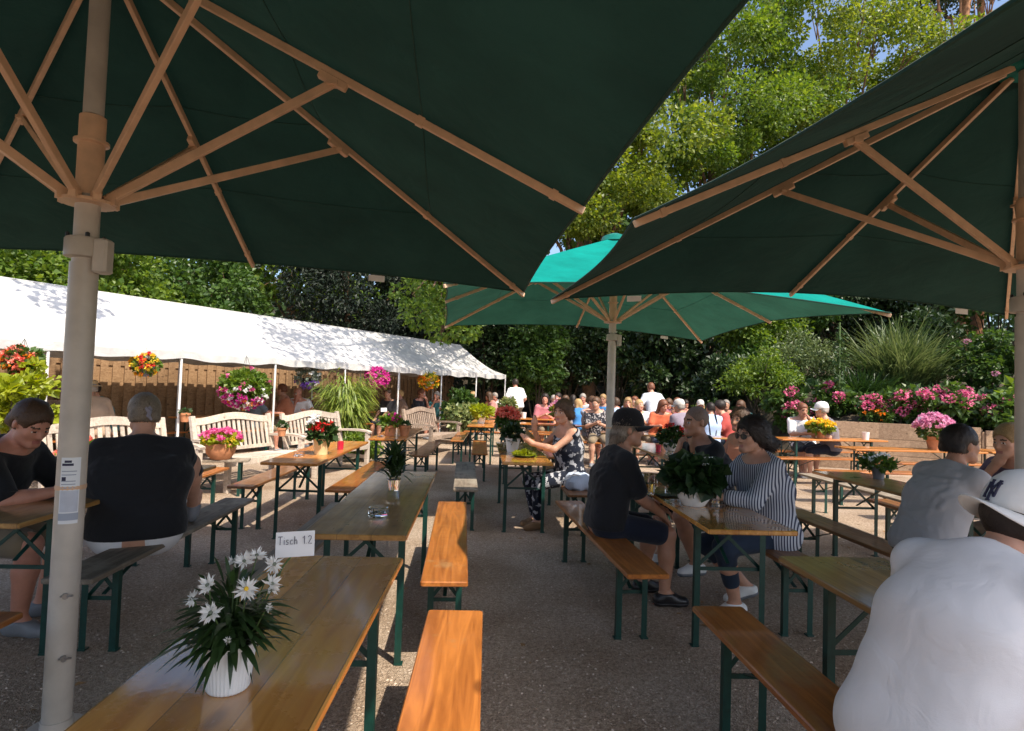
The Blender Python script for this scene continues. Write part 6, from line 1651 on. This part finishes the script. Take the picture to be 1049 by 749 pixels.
candle('red candle jar on the sunlit table near the cream pot', -1.53, 6.72); candle('red candle jar beside the pot of small red flowers', 2.27, 7.42); candle('orange red candle jar on the white jug table', .95, 14.7, 'red_glass', 1.3)
def mug(label, x, y, h=.145, r=.042, fill=.5, handle=True, name='beer_mug'):
    t = thing(name, label, 'glass', (x, y, TZ), rng.uniform(-.5, .5)); g = MB()
    g.lathe([(.001, 0), (r * .98, 0), (r, .008), (r * 1.02, h), (r * .93, h), (r * .90, .018), (.001, .014)], n=20); g.build('glass', M['glass'], t, smooth=True)
    if handle: MB().tube([(r, 0, h * .82), (r + .03, 0, h * .78), (r + .034, 0, h * .4), (r, 0, h * .2)], .006, 8).build('handle', M['glass'], t, smooth=True)
    if fill: MB().lathe([(.001, .019), (r * .885, .020), (r * .91, h * fill), (.001, h * fill)], n=20).build('beer', M['beer'], t, smooth=True)
mug('half full glass mug of pale beer by the man in the black cap', 1.26, 4.34, .15, .045, .52)
mug('tall nearly empty beer glass left of the geranium pot', 1.46, 4.47, .19, .034, .12, False, 'beer_glass'); mug('empty glass mug behind the tall glass', 1.60, 4.74, .15, .045, .06)
mug('small slim glass of light drink in front of the striped blouse', 1.60, 3.93, .13, .026, .3, False, 'drinking_glass')
q = MB(); q.box((0, 0, .006), (.21, .10, .011), bevel=.005); o = q.build('dark_wallet', M['black_plastic']); o.location = (1.41, 4.28, TZ); o.rotation_euler = (0, 0, .25); tag(o, 'flat black wallet lying between the beer mug and the geranium pot', 'wallet')
pl = thing('salad_plate', 'oval dark plate of salad on the floral dress woman\'s table', 'plate', (.50, 6.5, TZ)); MB().lathe([(.001, 0), (.09, 0), (.135, .02), (.13, .022), (.085, .006), (.001, .006)], n=28).build('plate', M['black_plastic'], pl, smooth=True)
P, dd = ball(160, (0, 0, .02), (.10, .10, .035), .1); P[:, 2] = np.abs(P[:, 2] - .01) + .01; put('salad', leaves(P, dd, .045, .5), LF['lime'], pl)
for lab, x, y, mt_ in (('white cup standing on the sideways yellow flower table', 7.22, 10.78, 'white_ceramic'), ('white jug on the far table beside the pale plant', 1.12, 15.0, 'white_ceramic')):
    b = MB(); b.lathe([(.001, 0), (.055, 0), (.066, .14), (.06, .14), (.05, .01), (.001, .01)], n=18); o = b.build('cup', M[mt_], smooth=True); o.location = (x, y, TZ); tag(o, lab, 'cup')
b = MB(); b.box((0, 0, .05), (.26, .15, .10), bevel=.03); o = b.build('handbag', M['black_plastic']); o.location = (3.35, 13.75, .772) ; o.location = (3.55, 14.1, TZ); tag(o, 'black handbag on the table before the boy in white', 'handbag')

# ------------------------------------------------------------------ hanging baskets
def basket(label, x, y, z, r, potmat, leaf, cols, ztop, n=380, size=.07, trail=.2, potr=.13):
    t = thing('hanging_basket', label, 'hanging basket', (x, y, z), 0, 'hanging baskets along the tent eave')
    MB().lathe([(.001, -.16), (potr * .72, -.16), (potr, 0), (potr * .93, 0), (potr * .9, -.03), (.001, -.03)], n=20).build('pot', M[potmat], t, smooth=True)
    w = MB()
    for k in range(3):
        a = k * 2.1; w.tube([(potr * math.cos(a), potr * math.sin(a), 0), (0, 0, ztop - z)], .003, 5)
    w.build('wire', M['wire'], t)
    P, d = ball(n, (0, 0, .04), (r, r, r * .72), .45); D = d + rng.normal(0, .4, d.shape); D[:, 2] -= trail; put('foliage', leaves(P, D, size), LF[leaf], t)
    for col, cnt, fr, low in cols:
        cs = []
        for _ in range(cnt):
            q = _unit(rng.normal(size=3)); q[2] = q[2] * .8 - low; q[1] = -abs(q[1]); cs.append(np.array((0, 0, .03)) + _unit(q) * np.array((r, r, r * .9)) * 1.03)
        put('blossoms', blossoms(cs, fr), FL[col], t)
def along(s, d=.05): p = VW(s, d); return p.x, p.y
x, y = along(.05, -.12); basket('red bucket of orange geraniums hanging at the left edge', -5.95, 8.05, 1.62, .22, 'red_plastic', 'mid', [('coral', 26, .05, 0), ('orange', 8, .05, 0)], EZ, 260, .08)
x, y = along(1.35, .02); basket('grey pot of yellow and orange flowers hanging right of the parasol pole', x, y, 1.66, .20, 'grey_plastic', 'bright', [('yellow', 24, .04, -.2), ('red', 10, .04, -.4), ('orange', 8, .04, .3)], EZ, 260, .07)
x, y = along(3.0, -.25); basket('huge round basket of pink and white petunias', x, y, 1.34, .42, 'black_plastic', 'bright', [('white', 40, .045, .75), ('magenta', 46, .045, .8), ('pink', 18, .045, .5), ('orange', 14, .045, 1.1)], EZ, 1900, .075, .35, .2)
x, y = along(5.0, .3); basket('silvery basket with violet tassel in the tent shade', x, y, 1.58, .26, 'black_plastic', 'grey', [('violet', 12, .05, .9), ('white', 8, .04, 0)], EZ, 320, .08)
x, y = along(6.8, -.1); basket('basket of magenta flowers in a yellow pot above the bamboo', x, y, 1.62, .26, 'cream_ceramic', 'bright', [('magenta', 60, .06, 0)], EZ, 240, .07)
x, y = along(9.0, -.05); basket('white pot of yellow orange leaves hanging in the tent end', x, y, 1.60, .27, 'white_ceramic', 'lime', [('orange', 24, .05, 0), ('yellow', 14, .05, 0)], EZ, 260, .08)
# bamboo bush, lime shrub, tent end bushes
bb = thing('bamboo_bush', 'bright arching bamboo bush between the teak benches', 'bamboo', (-2.72, 12.2, 0))
mb = MB()
cs = []
for _ in range(46):
    a = rng.uniform(0, 6.283); q = rng.uniform(.05, .40); h = rng.uniform(1.0, 1.75); e = np.array((math.cos(a) * (q + .38 * rng.random()), math.sin(a) * (q + .35 * rng.random()), h))
    pts = [(math.cos(a) * q * .5, math.sin(a) * q * .5, 0), (math.cos(a) * q * .8, math.sin(a) * q * .8, h * .6), tuple(e)]; mb.tube(pts, [.008, .006, .003], 5, cap=False)
    for k in range(26):
        tt = rng.uniform(.25, 1); p = np.array(pts[0]) * (1 - tt) ** 2 + 2 * tt * (1 - tt) * np.array(pts[1]) + tt * tt * np.array(pts[2]); cs.append(p)
mb.build('canes', M['stem'], bb); P = np.array(cs); P = np.repeat(P, 3, 0) + rng.normal(0, .08, (3 * len(P), 3)); D = P - np.array((0, 0, .9)); D[:, 2] = -.15 + rng.normal(0, .3, len(P))
put('foliage', blades(P, D, .17, .013, .45, 3), LF['bamboo'], bb)
shrub('lime yellow leafy bush by the tent post at the left edge', (-5.75, 7.7, 0), (.42, .4, 1.55), 26, 46, .10, 'lime', cr=.17, asp=.45)
shrub('variegated bush right of the grey dappled bench', (-.35, 15.6, 0), (.5, .4, .95), 16, 80, .12, 'varieg', cr=.2)
shrub('leafy bush under the tent eave behind the variegated one', (-.6, 17.0, 0), (.45, .4, 1.35), 18, 90, .12, 'mid', cr=.22)
shrub('low green clump at the foot of the bamboo', (-2.25, 11.6, 0), (.35, .3, .45), 8, 80, .09, 'bright', cr=.16)
# fallen leaves on the gravel
nl = 420; P = np.stack([rng.uniform(-5, 8, nl), rng.uniform(1.5, 14, nl), np.full(nl, .006)], 1); D = rng.normal(size=(nl, 3)); D[:, 2] = .05 * np.abs(D[:, 2])
stuff(put('fallen_leaves', leaves(P, D, .045, .3, .05, .5, up=6.0), M['dry_leaf']))
for o in bpy.data.objects:
    for k in ('_h', '_r', '_s'):
        if k in o: del o[k]
